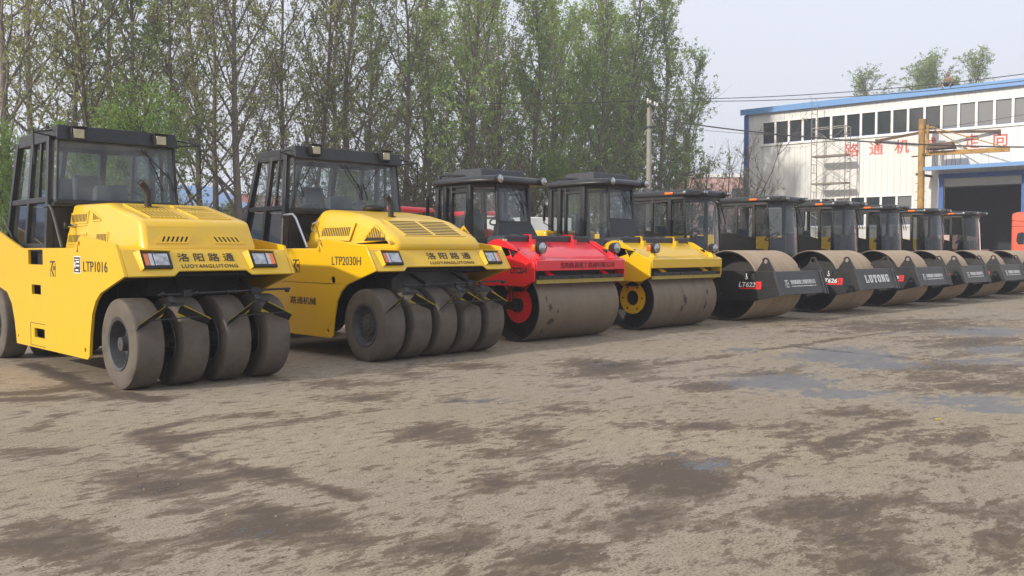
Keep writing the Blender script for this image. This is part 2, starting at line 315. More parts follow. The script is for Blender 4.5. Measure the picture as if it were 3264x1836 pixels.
# for a heading FA the camera side is local +y
def sheet_mat(name, col, pitch, seam, amount=.5):
    m, nt, p = new_mat(name); L = nt.links.new; p.inputs['Roughness'].default_value = .5
    tc = N(nt, 'ShaderNodeTexCoord'); sx = N(nt, 'ShaderNodeSeparateXYZ'); L(tc.outputs['Object'], sx.inputs[0])
    a = N(nt, 'ShaderNodeMath', operation='MULTIPLY'); a.inputs[1].default_value = 1 / pitch; L(sx.outputs[0], a.inputs[0])
    f = N(nt, 'ShaderNodeMath', operation='FRACT'); L(a.outputs[0], f.inputs[0])
    g = N(nt, 'ShaderNodeMapRange'); g.inputs[1].default_value = .0; g.inputs[2].default_value = .1; g.inputs[3].default_value = 1; g.inputs[4].default_value = 0; L(f.outputs[0], g.inputs[0])
    nz = N(nt, 'ShaderNodeTexNoise', Scale=.8, Detail=7, Roughness=.62); mp = N(nt, 'ShaderNodeMapping'); mp.inputs['Scale'].default_value = (1.3, 1.3, .14); L(tc.outputs['Object'], mp.inputs[0]); L(mp.outputs[0], nz.inputs['Vector'])
    mr = N(nt, 'ShaderNodeMapRange'); mr.inputs[1].default_value = .4; mr.inputs[2].default_value = .75; mr.inputs[4].default_value = .5; L(nz.outputs[0], mr.inputs[0])
    m1 = N(nt, 'ShaderNodeMix', data_type='RGBA'); m1.inputs[6].default_value = (*col, 1); m1.inputs[7].default_value = (*[c * .8 for c in col], 1); L(mr.outputs[0], m1.inputs[0])
    mu = N(nt, 'ShaderNodeMath', operation='MULTIPLY'); mu.inputs[1].default_value = amount; L(g.outputs[0], mu.inputs[0])
    m2 = N(nt, 'ShaderNodeMix', data_type='RGBA'); m2.inputs[7].default_value = (*seam, 1); L(m1.outputs[2], m2.inputs[6]); L(mu.outputs[0], m2.inputs[0])
    L(m2.outputs[2], p.inputs['Base Color'])
    b = N(nt, 'ShaderNodeBump', Strength=.5, Distance=.03); L(g.outputs[0], b.inputs['Height']); L(b.outputs[0], p.inputs['Normal'])
    return m
WALLM = sheet_mat('white_ribbed_sheet_wall', (.74, .735, .72), .42, (.38, .37, .36), .45)
BLUET = mat('blue_trim_paint', (.11, .27, .55), .45, amount=.3, dirt=(.12, .27, .55), scale=1)
BLUED = mat('blue_frame_paint', (.03, .11, .36), .45, amount=.3, scale=1)
WFRM = mat('white_window_frame', (.8, .8, .78), .5, amount=.2)
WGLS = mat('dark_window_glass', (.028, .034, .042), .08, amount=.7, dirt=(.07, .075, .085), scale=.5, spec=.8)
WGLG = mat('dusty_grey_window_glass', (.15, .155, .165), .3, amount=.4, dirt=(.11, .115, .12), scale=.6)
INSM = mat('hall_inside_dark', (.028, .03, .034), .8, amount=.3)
SHUT = sheet_mat('grey_roller_shutter', (.42, .45, .44), .11, (.2, .22, .22), .6)
TXTR = mat('faded_red_wall_paint', (.58, .10, .075), .65, dirt=(.7, .3, .25), amount=.5, scale=1.2)
CANM = mat('blue_canopy_sheet', (.05, .16, .45), .5, amount=.4, dirt=(.03, .09, .25), scale=.8)

def factory():
    f = empty('factory_hall', (FB[0], FB[1], 0), FA, 'white ribbed factory hall with blue roof edge, window band and dark doorway', 'factory building')
    SL, SR, DP, ZE = 14.5, -26, -34, 11.95
    d0, d1, dz = .16, -4.45, 6.3              # door opening
    m = MB(); T = -.25                       # front wall with holes: door, window bands
    def hole(a, b, c, d): return [(a, c), (a, d), (b, d), (b, c)]
    W1 = (13.1, -24.0, 9.55, 11.12); W2 = (10.6, 2.1, 3.35, 5.28)
    outer = [(SL, 0), (d0, 0), (d0, dz), (d1, dz), (d1, 0), (SR, 0), (SR, ZE), (SL, ZE)]
    m.plate([outer, hole(*W1), hole(*W2)], lambda a, b, t: (a, T * t, b))
    m.build('wall', WALLM, f, smooth=0)
    m = MB(); m.box(SL - .25, SL, DP, T - .01, 0, ZE); m.box(SR, SR + .25, DP, T - .01, 0, ZE); m.box(SR + .26, SL - .26, DP, DP + .25, 0, ZE)
    m.build('wall', WALLM, f, smooth=0)
    m = MB(); m.hexa([(SR - .2, .3, ZE + .02), (SR - .2, DP, ZE + .02), (SL + .2, DP, ZE + .02), (SL + .2, .3, ZE + .02), (SR - .2, .3, ZE + .14), (SR - .2, DP, ZE + .14), (SL + .2, DP, ZE + .14), (SL + .2, .3, ZE + .14)])
    m.build('roof', BLUET, f, smooth=0)
    m = MB(); m.box(SR - .25, SL + .25, .302, .36, ZE - .12, ZE + .3); m.build('roof_edge_trim', BLUET, f, smooth=0)
    m = MB(); m.box(SL - .28, SL + .06, .004, .1, 0, ZE - .13); m.build('corner_trim', BLUED, f, smooth=0)
    # window band: mullions and panes
    def band(a, b, c, d, pitch, kinds):
        fr = MB(); fr.box(b, a, -.12, .06, d, d + .12); fr.box(b - .15, a + .15, -.12, .12, c - .16, c)
        n = round((a - b) / pitch); step = (a - b) / n
        for i in range(n + 1):
            x = a - i * step; fr.box(x - .075, x + .075, -.11, .05, c + .002, d - .002)
        fr.build('window_frame', WFRM, f, smooth=0)
        for i in range(n):
            x0, x1 = a - i * step - .077, a - (i + 1) * step + .077
            g = MB(); g.box(x1, x0, -.1, -.07, c + .002, d - .002); k = kinds(i)
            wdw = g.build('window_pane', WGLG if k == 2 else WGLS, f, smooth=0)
            if k == 1:
                q = MB(); q.box(x1, x0, -.06, -.03, (c + d) / 2 - .18, (c + d) / 2 - .12); q.box((x0 + x1) / 2 - .03, (x0 + x1) / 2 + .03, -.06, -.03, c + .01, (c + d) / 2 - .182); q.build('glazing_bar', GREYM, wdw, smooth=0)
            q = MB(); q.box(x1, x0, -.065, -.02, c + .004, c + .05); q.build('sash', BLUED, wdw, smooth=0)
    band(*W1, 1.065, lambda i: 1 if i < 3 else (2 if i >= 12 else 0))
    band(*W2, 1.06, lambda i: 2 if i % 4 == 3 else 0)
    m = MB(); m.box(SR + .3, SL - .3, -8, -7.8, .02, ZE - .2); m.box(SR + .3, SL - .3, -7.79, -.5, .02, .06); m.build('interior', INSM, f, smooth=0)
    # door: blue frame, half raised shutter
    m = MB(); m.box(d0, d0 + .3, .004, .12, 0, dz + .3); m.box(d1 - .42, d1, .004, .12, 0, dz + .3); m.box(d1, d0, .004, .12, dz, dz + .3)
    dr = m.build('door_frame', BLUED, f, smooth=0)
    m = MB(); m.box(d1 + .02, d0 - .02, -.2, -.14, dz - .52, dz - .01); s = m.build('roller_shutter', SHUT, dr, smooth=0)
    m = MB(); m.box(d1 + .02, d0 - .02, -.23, -.11, dz - .6, dz - .522); m.build('shutter_edge', GREYM, dr, smooth=0)
    # canopy
    m = MB(); m.hexa([(-9, .004, 6.95), (.7, .004, 6.95), (.7, 2.2, 6.82), (-9, 2.2, 6.82), (-9, .004, 7.02), (.7, .004, 7.02), (.7, 2.2, 6.88), (-9, 2.2, 6.88)]); c = m.build('canopy', CANM, f, smooth=0)
    m = MB(); m.box(-9.05, .75, 2.202, 2.26, 6.72, 6.96); m.build('canopy_edge', BLUET, c, smooth=0)
    for s_, ch in ((6.31, '路'), (4.61, '通'), (2.9, '机'), (1.16, '械'), (-1.48, '走'), (-3.15, '向')):
        text(ch, .98, TXTR, f, (s_ + .48, .012, 8.26), (-1, 0, 0), (0, 0, 1), offset=.012, ext=.004)
    return f
factory()

RUST = mat('ochre_rusty_steel', (.42, .25, .07), .75, dirt=(.16, .09, .05), amount=.85, scale=2.2, bump=.2)
RUSTD = mat('brown_rusty_steel', (.13, .085, .055), .8, dirt=(.05, .04, .035), amount=.8, scale=3)
SCAF = mat('scaffold_tube', (.30, .29, .26), .5, metal=.4, dirt=(.2, .15, .1), amount=.7, scale=4)
PLNK = mat('scaffold_plank', (.22, .17, .12), .8)

def jib():
    o = 1.75; base = fpt(1.03, o)
    j = empty('jib_crane_post', base, FA, 'rusty ochre steel post with jib beam before the white hall', 'jib crane')
    # local: x along the wall, y away from wall; wall plane is y = -o
    m = MB(); m.tube([(0, 0, 0), (0, 0, 10.09)], .21, 12); m.build('post', RUST, j)
    m = MB(); m.tube([(-.43, .25, 7.7), (-.43, .25, 9.66)], .1, 8); m.build('pivot_post', RUST, j)
    m = MB(); m.bar((0, 0, 9.55), (-.6, .25, 9.62), .12, .12); m.bar((.05, .1, 7.8), (-.6, .25, 7.8), .14, .12); m.build('bracket', RUSTD, j)
    m = MB(); m.bar((-.5, .25, 7.82), (-5.24, .4, 7.73), .2, .27); m.build('jib_beam', RUST, j)
    for q in ((-2.83, .35, 7.95), (-5.0, .4, 7.88)):
        m = MB(); m.tube([(-.43, .25, 9.6), q], .035, 6); m.build('tie_rod', RUST, j)
    for x, z in ((3.53, 9.12), (-4.13, 9.12)):
        m = MB(); m.bar((0, 0, 9.25), (x, -o + .06, z), .13, .16); m.bar((x, -o + .08, z - .2), (x, -o + .08, z + .12), .16, .1); m.build('wall_arm', RUSTD, j)
    m = MB(); m.bar((.3, 0, 6.56), (-.1, -o + .06, 6.5), .13, .15); m.bar((.62, 0, 7.72), (-.6, .1, 7.7), .1, .08); m.build('wall_arm', RUSTD, j)
    m = MB(); m.hexa([(-.5, -.2, 8.05), (-2.1, -.2, 8.05), (-2.1, .95, 8.05), (-.5, .95, 8.05), (-.65, .1, 8.42), (-2.0, .1, 8.42), (-2.0, .65, 8.42), (-.65, .65, 8.42)]); m.build('hoist_cover', RUSTD, j)
    m = MB()
    for k, (x, L_) in enumerate(((-.9, .75), (-1.6, .95), (-2.1, .7))):
        m.tube([(x, .4, 7.66), (x - .1, .42, 7.66 - L_), (x - .35, .42, 7.66 - L_ * .9), (x - .4, .4, 7.66)], .014, 5)
    m.build('hoist_cable', BLK, j)
    m = MB()
    for z in np.arange(3.2, 7, .55): m.bar((-.3, .1, z), (.32, .1, z), .03)
    m.build('step_rungs', RUSTD, j)
jib()

def scaffold():
    b = fpt(8.45, 1.35); sc = empty('scaffold_tower', b, FA, 'tall thin tube scaffold tower with cross braces leaning close to the white hall wall', 'scaffold')
    x0, x1, y0, y1 = 0, -2.4, -.45, .45; lv = [.0, 2.35, 4.3, 6.23, 8.15, 10.15]
    for xx in (x0, x1):
        for yy in (y0, y1):
            m = MB(); m.tube([(xx, yy, 0), (xx, yy, 10.15 if xx == x1 else 12.0)], .03, 6); m.build('standard', SCAF, sc)
    for i, z in enumerate(lv[1:]):
        m = MB()
        for xx in (x0, x1):
            m.bar((xx, y0, z), (xx, y1, z), .04); m.bar((xx, y0, z - .5), (xx, y1, z - .5), .03); m.bar((xx, y0, z - 1.1), (xx, y1, z - 1.1), .03); m.bar((xx, 0, z - 1.1), (xx, 0, z - .5), .03)
        for yy in (y0, y1): m.bar((x0, yy, z), (x1, yy, z), .04)
        m.build('ledger', SCAF, sc)
        m = MB(); zl = lv[i]
        for yy in (y0, y1): m.tube([(x0, yy, zl + .15), (x1, yy, z - .15)], .016, 5); m.tube([(x1, yy, zl + .15), (x0, yy, z - .15)], .016, 5)
        m.build('cross_brace', SCAF, sc)
        if i in (1, 2, 3): m = MB(); m.box(x1, x0, y0, y1, z + .03, z + .08); m.build('plank', PLNK, sc)
    m = MB()
    for z in np.arange(10.4, 12, .4): m.bar((x0, y0, z), (x0, y1, z), .03)
    m.build('ladder_rungs', SCAF, sc)
scaffold()

# ------------------------------------------------------------------ other buildings
BSHT = sheet_mat('blue_sheet_metal', (.10, .23, .52), .25, (.06, .15, .38), .5)
BROF = sheet_mat('pale_blue_sheet_roof', (.22, .36, .62), .25, (.14, .24, .48), .5)
PINKM = mat('pink_plaster', (.58, .36, .35), .8, amount=.3, scale=.4)
SALM = mat('salmon_plaster', (.62, .42, .30), .8, amount=.4, scale=.3)
ROOFR = mat('dull_red_roof', (.35, .13, .10), .8, amount=.4, scale=.5)
GREYW = mat('grey_lower_wall', (.42, .44, .40), .8, amount=.4, scale=.4)
def house(name, loc, rz, W, D, H, ridge, wm, rm, label, cat, wins=(), wm2=None, flat_roof=False):
    h = empty(name, loc, rz, label, cat)
    m = MB(); z0 = 0
    if wm2:
        q = MB(); q.box(-W / 2, W / 2, -D / 2, D / 2, 0, 1.7); q.build('base_wall', wm2, h, smooth=0); z0 = 1.702
    m.prism([(-D / 2, z0), (D / 2, z0), (D / 2, H), (0, H + (ridge * .93 if not flat_roof else 0.001)), (-D / 2, H)], -W / 2, W / 2); m.build('wall', wm, h, smooth=0)
    m = MB(); o = .5
    if flat_roof: m.box(-W / 2 - .2, W / 2 + .2, -D / 2 - .2, D / 2 + .2, H + .01, H + .4)
    else: m.prism([(-D / 2 - o, H - o * ridge / (D / 2) + .04), (0, H + ridge + .04), (D / 2 + o, H - o * ridge / (D / 2) + .04), (D / 2 + o, H - o * ridge / (D / 2) + .2), (0, H + ridge + .2), (-D / 2 - o, H - o * ridge / (D / 2) + .2)], -W / 2 - .4, W / 2 + .4)
    m.build('roof', rm, h, smooth=0)
    for x, z, ww, hh in wins:
        m = MB(); m.box(x - ww / 2, x + ww / 2, -D / 2 - .05, -D / 2 - .004, z, z + hh); wd = m.build('window', WGLS, h, smooth=0)
        m = MB(); m.box(x - ww / 2 - .1, x + ww / 2 + .1, -D / 2 - .12, -D / 2 - .052, z - .12, z); m.build('sill', WFRM, wd, smooth=0)
    return h
house('blue_shed', (6, 61, 0), 0, 48, 9, 4.4, 1.5, BSHT, BROF, 'long low blue sheet metal shed behind the trees at the left edge of the yard', 'shed', [(x, 2.6, 1.6, 1.0) for x in range(-20, 22, 5)], GREYW)
house('salmon_house', (52, 84, 0), R(-8), 46, 9, 5.2, 1.9, SALM, ROOFR, 'low salmon plaster house with red roof seen between trunks behind the trees', 'house', [(x, 2.0, 1.6, 1.6) for x in range(-20, 22, 4)])
house('pink_apartment_block', (98, 62, 0), R(-45), 12, 10, 10.2, 0, PINKM, WFRM, 'pink and white block of flats far away beside the left corner of the white hall', 'apartment building', [(x, z, 1.6, 1.5) for x in (-4, 0, 4) for z in (1.2, 4.2, 7.4)], flat_roof=True)

# ------------------------------------------------------------------ utility pole and wires
CONC = mat('pole_concrete', (.31, .295, .255), .85, amount=.5, dirt=(.21, .185, .145), scale=4, bump=.2)
PX, PY = 44.3, 33.6
up_ = empty('utility_pole', (PX, PY, 0), R(20), 'tapered concrete utility pole with a steel crossarm in front of the green poplars', 'utility pole')
m = MB(); m.tube([(0, 0, 0), (0, 0, 10.15)], [.20, .135], 14); m.build('pole', CONC, up_)
m = MB(); m.bar((-1.0, -.2, 10.3), (1.0, -.2, 10.3), .09, .09); m.bar((-.7, -.2, 10.26), (0, -.2, 9.1), .05); m.bar((.7, -.2, 10.26), (0, -.2, 9.1), .05); m.build('crossarm', SCAF, up_)
for x in (-.95, -.45, .45, .95):
    m = MB(); m.lathe([(10.35, .04), (10.4, .07), (10.46, .05), (10.52, .07), (10.56, .03)], (x, -.2, 0), 'z', 10, True); m.build('insulator', WHT, up_)
m = MB(); m.lathe([(8.92, .2), (8.92, .22), (9.05, .22), (9.05, .2)], (0, 0, 0), 'z', 14); m.build('band_clamp', GREYM, up_)
m = MB(); m.box(-.35, -.2, -.15, .15, 4.7, 5.3); m.build('meter_box', GREYM, up_)
WIRE = mat('black_cable', (.03, .03, .035), .6)
def wire(a, b, sag, r, label, n=24):
    a, b = Vector(a), Vector(b); m = MB()
    m.tube([a.lerp(b, i / n) - Vector((0, 0, sag * 4 * (i / n) * (1 - i / n))) for i in range(n + 1)], r, 5)
    tag(m.build('overhead_wire', WIRE), label, 'wire', 'overhead wires from the concrete pole')
wire((PX - .5, PY - .3, 10.56), (54, 2, 11.7), .95, .022, 'upper thin overhead wire from the pole crossarm across the hall roof edge')
wire((PX + .5, PY - .5, 10.56), (56, 2, 11.75), 1.05, .022, 'lower one of the two close overhead wires from the pole crossarm')
wire((PX, PY - .2, 9.5), (55, 2, 6.7), 1.1, .04, 'thick black cable sagging from the pole across the hall windows')
wire((PX, PY - .2, 9.2), (56, 8, 10.6), 1.8, .012, 'thinnest faint wire running from the pole below the hall roof edge')
wire((PX - .5, PY + .3, 10.56), (24, 48, 11.0), .6, .022, 'overhead wire running back from the pole into the trees')

# ================================================================== TREES
def bark(name, c, d):
    return mat(name, c, .9, dirt=d, amount=.8, scale=6, bump=.3, bscale=25, spec=.2)
BARK = bark('grey_brown_bark', (.20, .172, .145), (.105, .09, .075))
BARKD = bark('dark_brown_bark', (.12, .095, .075), (.065, .05, .04))
def leafmat(name, c1, c2, c3):
    m, nt, p = new_mat(name); L = nt.links.new; o = nt.nodes['Material Output']
    tc = N(nt, 'ShaderNodeTexCoord'); nz = N(nt, 'ShaderNodeTexNoise', Scale=.8, Detail=3); L(tc.outputs['Object'], nz.inputs['Vector'])
    wn = N(nt, 'ShaderNodeTexNoise', Scale=9, Detail=1); L(tc.outputs['Object'], wn.inputs['Vector'])
    ob = N(nt, 'ShaderNodeObjectInfo')
    r1 = N(nt, 'ShaderNodeMapRange'); r1.inputs[1].default_value = .35; r1.inputs[2].default_value = .65; L(nz.outputs[0], r1.inputs[0])
    a = N(nt, 'ShaderNodeMix', data_type='RGBA'); a.inputs[6].default_value = (*c1, 1); a.inputs[7].default_value = (*c2, 1); L(r1.outputs[0], a.inputs[0])
    r2 = N(nt, 'ShaderNodeMapRange'); r2.inputs[1].default_value = .5; r2.inputs[2].default_value = .75; r2.inputs[4].default_value = .8; L(wn.outputs[0], r2.inputs[0])
    b = N(nt, 'ShaderNodeMix', data_type='RGBA'); b.inputs[7].default_value = (*c3, 1); L(a.outputs[2], b.inputs[6]); L(r2.outputs[0], b.inputs[0])
    hs = N(nt, 'ShaderNodeHueSaturation'); L(b.outputs[2], hs.inputs['Color'])
    vr = N(nt, 'ShaderNodeMapRange'); vr.inputs[3].default_value = .78; vr.inputs[4].default_value = 1.2; L(ob.outputs['Random'], vr.inputs[0]); L(vr.outputs[0], hs.inputs['Value'])
    L(hs.outputs[0], p.inputs['Base Color']); p.inputs['Roughness'].default_value = .55; p.inputs['Specular IOR Level'].default_value = .3
    tr = N(nt, 'ShaderNodeBsdfTranslucent'); L(hs.outputs[0], tr.inputs[0]); mx = N(nt, 'ShaderNodeMixShader'); mx.inputs[0].default_value = .5
    L(p.outputs[0], mx.inputs[1]); L(tr.outputs[0], mx.inputs[2]); L(mx.outputs[0], o.inputs[0]); return m
LFO = leafmat('olive_young_leaf', (.33, .35, .125), (.30, .34, .105), (.45, .45, .24))
LFG = leafmat('green_poplar_leaf', (.25, .36, .10), (.28, .38, .105), (.40, .47, .22))
LFW = leafmat('bright_willow_leaf', (.22, .36, .06), (.26, .40, .075), (.34, .46, .12))
LFB = leafmat('brownish_bud_leaf', (.17, .14, .085), (.15, .13, .075), (.2, .2, .11))

class Tree:
    def __init__(s, seed): s.r = np.random.default_rng(seed); s.seg = []; s.lv = []
    def poly(s, pts, r0, r1, n): s.seg.append((np.array(pts), r0, r1, n))
    def branch(s, p, d, L, k, lift, wob):
        pts = [p]; d = d / np.linalg.norm(d)
        for i in range(k):
            d = d + np.array([0, 0, lift]) + s.r.normal(0, wob, 3); d /= np.linalg.norm(d); pts.append(pts[-1] + d * L / k)
        return np.array(pts)
    def leaves(s, pts, n, spread, size, t0=.1):
        if n < 1: return
        t = s.r.uniform(t0, 1, n) * (len(pts) - 1); i = np.minimum(t.astype(int), len(pts) - 2); f = (t - i)[:, None]
        c = pts[i] * (1 - f) + pts[i + 1] * f + s.r.normal(0, spread, (n, 3))
        c = np.repeat(c, 6, 0) + s.r.normal(0, .085, (n * 6, 3)); n *= 6
        s.lv.append((c, s.r.uniform(.7, 1.3, n) * size))
    def mesh_wood(s, name, m):
        vs, fs = [], []; b = 0
        for pts, r0, r1, n in s.seg:
            k = len(pts); d = np.gradient(pts, axis=0); d /= np.linalg.norm(d, axis=1)[:, None] + 1e-9
            ref = np.where(np.abs(d[:, 2:3]) > .8, np.array([[1., 0, 0]]), np.array([[0, 0, 1.]]))
            a = np.cross(d, ref); a /= np.linalg.norm(a, axis=1)[:, None] + 1e-9; c = np.cross(d, a)
            rr = np.linspace(r0, r1, k)
            an = np.arange(n) * 2 * np.pi / n
            ring = pts[:, None] + (a[:, None] * np.cos(an)[None, :, None] + c[:, None] * np.sin(an)[None, :, None]) * rr[:, None, None]
            vs.append(ring.reshape(-1, 3))
            I = np.arange(k * n).reshape(k, n) + b
            fs.append(np.stack([I[:-1], np.roll(I[:-1], -1, 1), np.roll(I[1:], -1, 1), I[1:]], -1).reshape(-1, 4)); b += k * n
        return mesh_np(name, np.concatenate(vs), np.concatenate(fs), m, True)
    def mesh_leaf(s, name, m, aspect=.75, droop=0):
        c = np.concatenate([x[0] for x in s.lv]); z = np.concatenate([x[1] for x in s.lv]); n = len(c)
        a = s.r.normal(0, 1, (n, 3)); a[:, 2] -= droop; a /= np.linalg.norm(a, axis=1)[:, None]
        b = np.cross(a, s.r.normal(0, 1, (n, 3))); b /= np.linalg.norm(b, axis=1)[:, None]
        a *= z[:, None]; b *= (z * aspect)[:, None]
        v = np.stack([c - a, c - b * .9 - a * .1, c + a, c + b * .9 - a * .1], 1).reshape(-1, 3)
        return mesh_np(name, v, np.arange(4 * n).reshape(n, 4), m, False)
def mesh_np(name, v, f, m, smooth):
    me = bpy.data.meshes.new(name); me.vertices.add(len(v)); me.vertices.foreach_set('co', v.astype(np.float32).ravel())
    me.loops.add(f.size); me.loops.foreach_set('vertex_index', f.astype(np.int32).ravel()); me.polygons.add(len(f))
    me.polygons.foreach_set('loop_start', np.arange(0, f.size, 4, dtype=np.int32))
    if smooth: me.polygons.foreach_set('use_smooth', np.ones(len(f), bool))
    me.update(); me.materials.append(m); return me

def poplar(seed, h, r0, dens, lsize, lm, nb=34, base=.13, wid=.36, bk=None):
    T = Tree(seed); r = T.r
    tr = T.branch(np.zeros(3), np.array([r.normal(0, .03), r.normal(0, .03), 1.]), h, 14, .05, .035)
    T.poly(tr, r0, .02, 8)
    for i in range(nb):
        t = base + (1 - base) * ((i + r.uniform(0, 1)) / nb) ** .9; t = min(t, .97)
        p = tr[int(t * 14)] * (1 - (t * 14) % 1) + tr[min(14, int(t * 14) + 1)] * ((t * 14) % 1)
        az = i * 2.4 + r.normal(0, .5); L = h * wid * (1.02 - t) ** .62 * r.uniform(.65, 1.15) + .5
        an = r.uniform(.55, 1.15) * (1 - .35 * t)
        br = T.branch(p, np.array([math.cos(az) * math.sin(an), math.sin(az) * math.sin(an), math.cos(an)]), L, 7, .075, .09)
        rb = r0 * (.16 + .26 * (1 - t)) * r.uniform(.8, 1.2); T.poly(br, rb, .008, 5)
        T.leaves(br, int(dens * 2.6), .2, lsize, .35)
        for k in range(int(7 + L * 2.0)):
            q = r.uniform(.18, .98) * 7; j = min(6, int(q)); p2 = br[j] * (1 - (q - j)) + br[j + 1] * (q - j)
            d = (br[j + 1] - br[j]); d /= np.linalg.norm(d); d = d * .8 + r.normal(0, .55, 3)
            tw = T.branch(p2, d, L * r.uniform(.16, .40) + .3, 4, .16, .14); T.poly(tw, .016, .005, 3)
            T.leaves(tw, int(dens * r.uniform(0, 2.2) * 2.4 + .4), .15, lsize)
    return T.mesh_wood('trunk', bk or BARK), T.mesh_leaf('crown', lm)

def willow(seed, h):
    T = Tree(seed); r = T.r
    tr = T.branch(np.zeros(3), np.array([0.05, 0, 1.]), h * .75, 8, .03, .06); T.poly(tr, .16, .03, 7)
    for i in range(26):
        t = r.uniform(.35, 1) * 8; j = min(7, int(t)); az = r.uniform(0, 6.28); an = r.uniform(.3, 1.0)
        br = T.branch(tr[j], np.array([math.cos(az) * math.sin(an), math.sin(az) * math.sin(an), math.cos(an)]), h * r.uniform(.22, .42), 6, -.02, .1)
        T.poly(br, .04, .01, 4)
        for k in range(16):
            q = r.uniform(.25, 1) * 6; j2 = min(5, int(q)); d = np.array([r.normal(0, .5), r.normal(0, .5), .15])
            tw = T.branch(br[j2], d, r.uniform(.7, 1.7), 5, -.42, .08); T.poly(tw, .007, .003, 3); T.leaves(tw, 8, .07, .055)
    return T.mesh_wood('trunk', BARKD), T.mesh_leaf('crown', LFW, .42, 1.0)

def sapling(seed, h, dens, lm, lean=.35, stems=5, lsize=.06):
    T = Tree(seed); r = T.r
    for sidx in range(stems):
        az = r.uniform(0, 6.28); an = abs(r.normal(0, lean)) + .04; Ls = h * r.uniform(.6, 1)
        st = T.branch(np.array([r.normal(0, .25), r.normal(0, .25), 0]), np.array([math.cos(az) * math.sin(an), math.sin(az) * math.sin(an), math.cos(an)]), Ls, 9, .05, .07)
        T.poly(st, .045 + .006 * h, .008, 5)
        for k in range(13):
            q = r.uniform(.2, .98) * 9; j = min(8, int(q)); d = (st[j + 1] - st[j]); d /= np.linalg.norm(d); d = d * .7 + r.normal(0, .5, 3)
            L = Ls * r.uniform(.15, .4); br = T.branch(st[j], d, L, 5, .08, .12); T.poly(br, .02, .005, 4)
            for k2 in range(6):
                q2 = r.uniform(.2, 1) * 5; j2 = min(4, int(q2)); tw = T.branch(br[j2], (br[j2 + 1] - br[j2]) / L * 4 + r.normal(0, .5, 3), L * r.uniform(.25, .5), 3, .05, .15)
                T.poly(tw, .01, .004, 3); T.leaves(tw, int(dens * r.uniform(0, 2) / 4 + .5), .09, lsize)
    return T.mesh_wood('trunk', BARKD), T.mesh_leaf('crown', lm)

LB = .072
KINDS = {
 'sparse': [poplar(11, 19, .21, .80, LB, LFO), poplar(12, 20, .19, .72, LB, LFO, 30, .2), poplar(13, 17.5, .17, .78, LB, LFO, 30, .10, .38)],
 'green': [poplar(21, 20, .24, 1.15, LB * 1.12, LFG, 40, .12, .37), poplar(22, 18.5, .21, 1.15, LB * 1.12, LFG, 38, .08, .38)],
 'thin': [poplar(31, 15, .11, .55, LB * .95, LFO, 26, .14, .27, BARKD), poplar(32, 13, .10, .5, LB * .95, LFB, 26, .08, .3, BARKD)],
 'willow': [willow(41, 7.5), willow(42, 8.5)],
 'brush': [sapling(51, 6.5, 5, LFB), sapling(52, 5.2, 7, LFO), sapling(53, 7.5, 4, LFB, .3)],
 'bare': [sapling(61, 8.2, 1.3, LFO, .5, 4), sapling(62, 6.5, 3.5, LFO, .45, 5)],
}
NAME = {'sparse': 'poplar_tree', 'green': 'poplar_tree', 'thin': 'young_poplar_tree', 'willow': 'willow_tree', 'brush': 'brush_thicket', 'bare': 'bare_tree'}
rt_ = random.Random(5)
def plant(kind, x, y, s=1.0, label='', group=None, var=None, z=0, wm=None, lm=None):
    wmesh, lmesh = KINDS[kind][rt_.randrange(len(KINDS[kind])) if var is None else var]
    t = empty(NAME[kind], (x, y, z), rt_.uniform(0, 6.28), label, 'bush' if kind == 'brush' else 'tree', group); t.scale = (s, s, s * rt_.uniform(.95, 1.08))
    for nm, me in (('trunk', wmesh), ('crown', lmesh)):
        o = bpy.data.objects.new(nm, me); COL.objects.link(o); o.parent = t
        if nm == 'crown' and lm: o.material_slots[0].link = 'OBJECT'; o.material_slots[0].material = lm
    return t
def px_to_xy(px, y):          # ground position at depth line y under the photo column px
    c = (px - 1632) / 2900; s_, co = math.sin(R(ANG)), math.cos(R(ANG)); t = y / (s_ - c * co); return t * (co + c * s_)
ORD = ['first', 'second', 'third', 'fourth', 'fifth', 'sixth', 'seventh', 'eighth', 'ninth', 'tenth', 'eleventh', 'twelfth', 'thirteenth', 'fourteenth', 'fifteenth', 'sixteenth', 'seventeenth', 'eighteenth', 'nineteenth', 'twentieth', 'twenty-first', 'twenty-second', 'twenty-third', 'twenty-fourth', 'twenty-fifth', 'twenty-sixth']
front = [(30, 40, 'sparse', 1.0, 0), (235, 42, 'sparse', .95, 2), (300, 39, 'thin', 1.1, 0), (470, 41, 'green', .9, 1), (520, 38.5, 'thin', 1.0, 0), (690, 43, 'sparse', .95, 1), (770, 40, 'sparse', 1.05, 0), (930, 42, 'sparse', 1, 2), (1000, 39, 'thin', 1.2, 0), (1120, 41, 'sparse', 1.05, 0),
         (1290, 40, 'sparse', 1, 1), (1395, 43, 'green', .95, 1), (1475, 38, 'green', 1.0, 0), (1570, 41, 'sparse', 1.0, 2), (1680, 39.5, 'green', .95, 1), (1790, 42, 'green', 1.0, 0), (1880, 39, 'green', .95, 1), (1985, 40, 'green', .98, 0), (2085, 38, 'green', .92, 1), (2175, 39, 'green', .72, 0)]
front.sort()
for i, (px, y, k, s_, v) in enumerate(front):
    look = {'sparse': 'tall sparse olive poplar', 'green': 'tall leafy green poplar', 'thin': 'slender young poplar'}[k]
    plant(k, px_to_xy(px, y), y, s_, f'{look}, {ORD[i]} from the left in the front tree row', 'poplars in the front row behind the rollers', v)
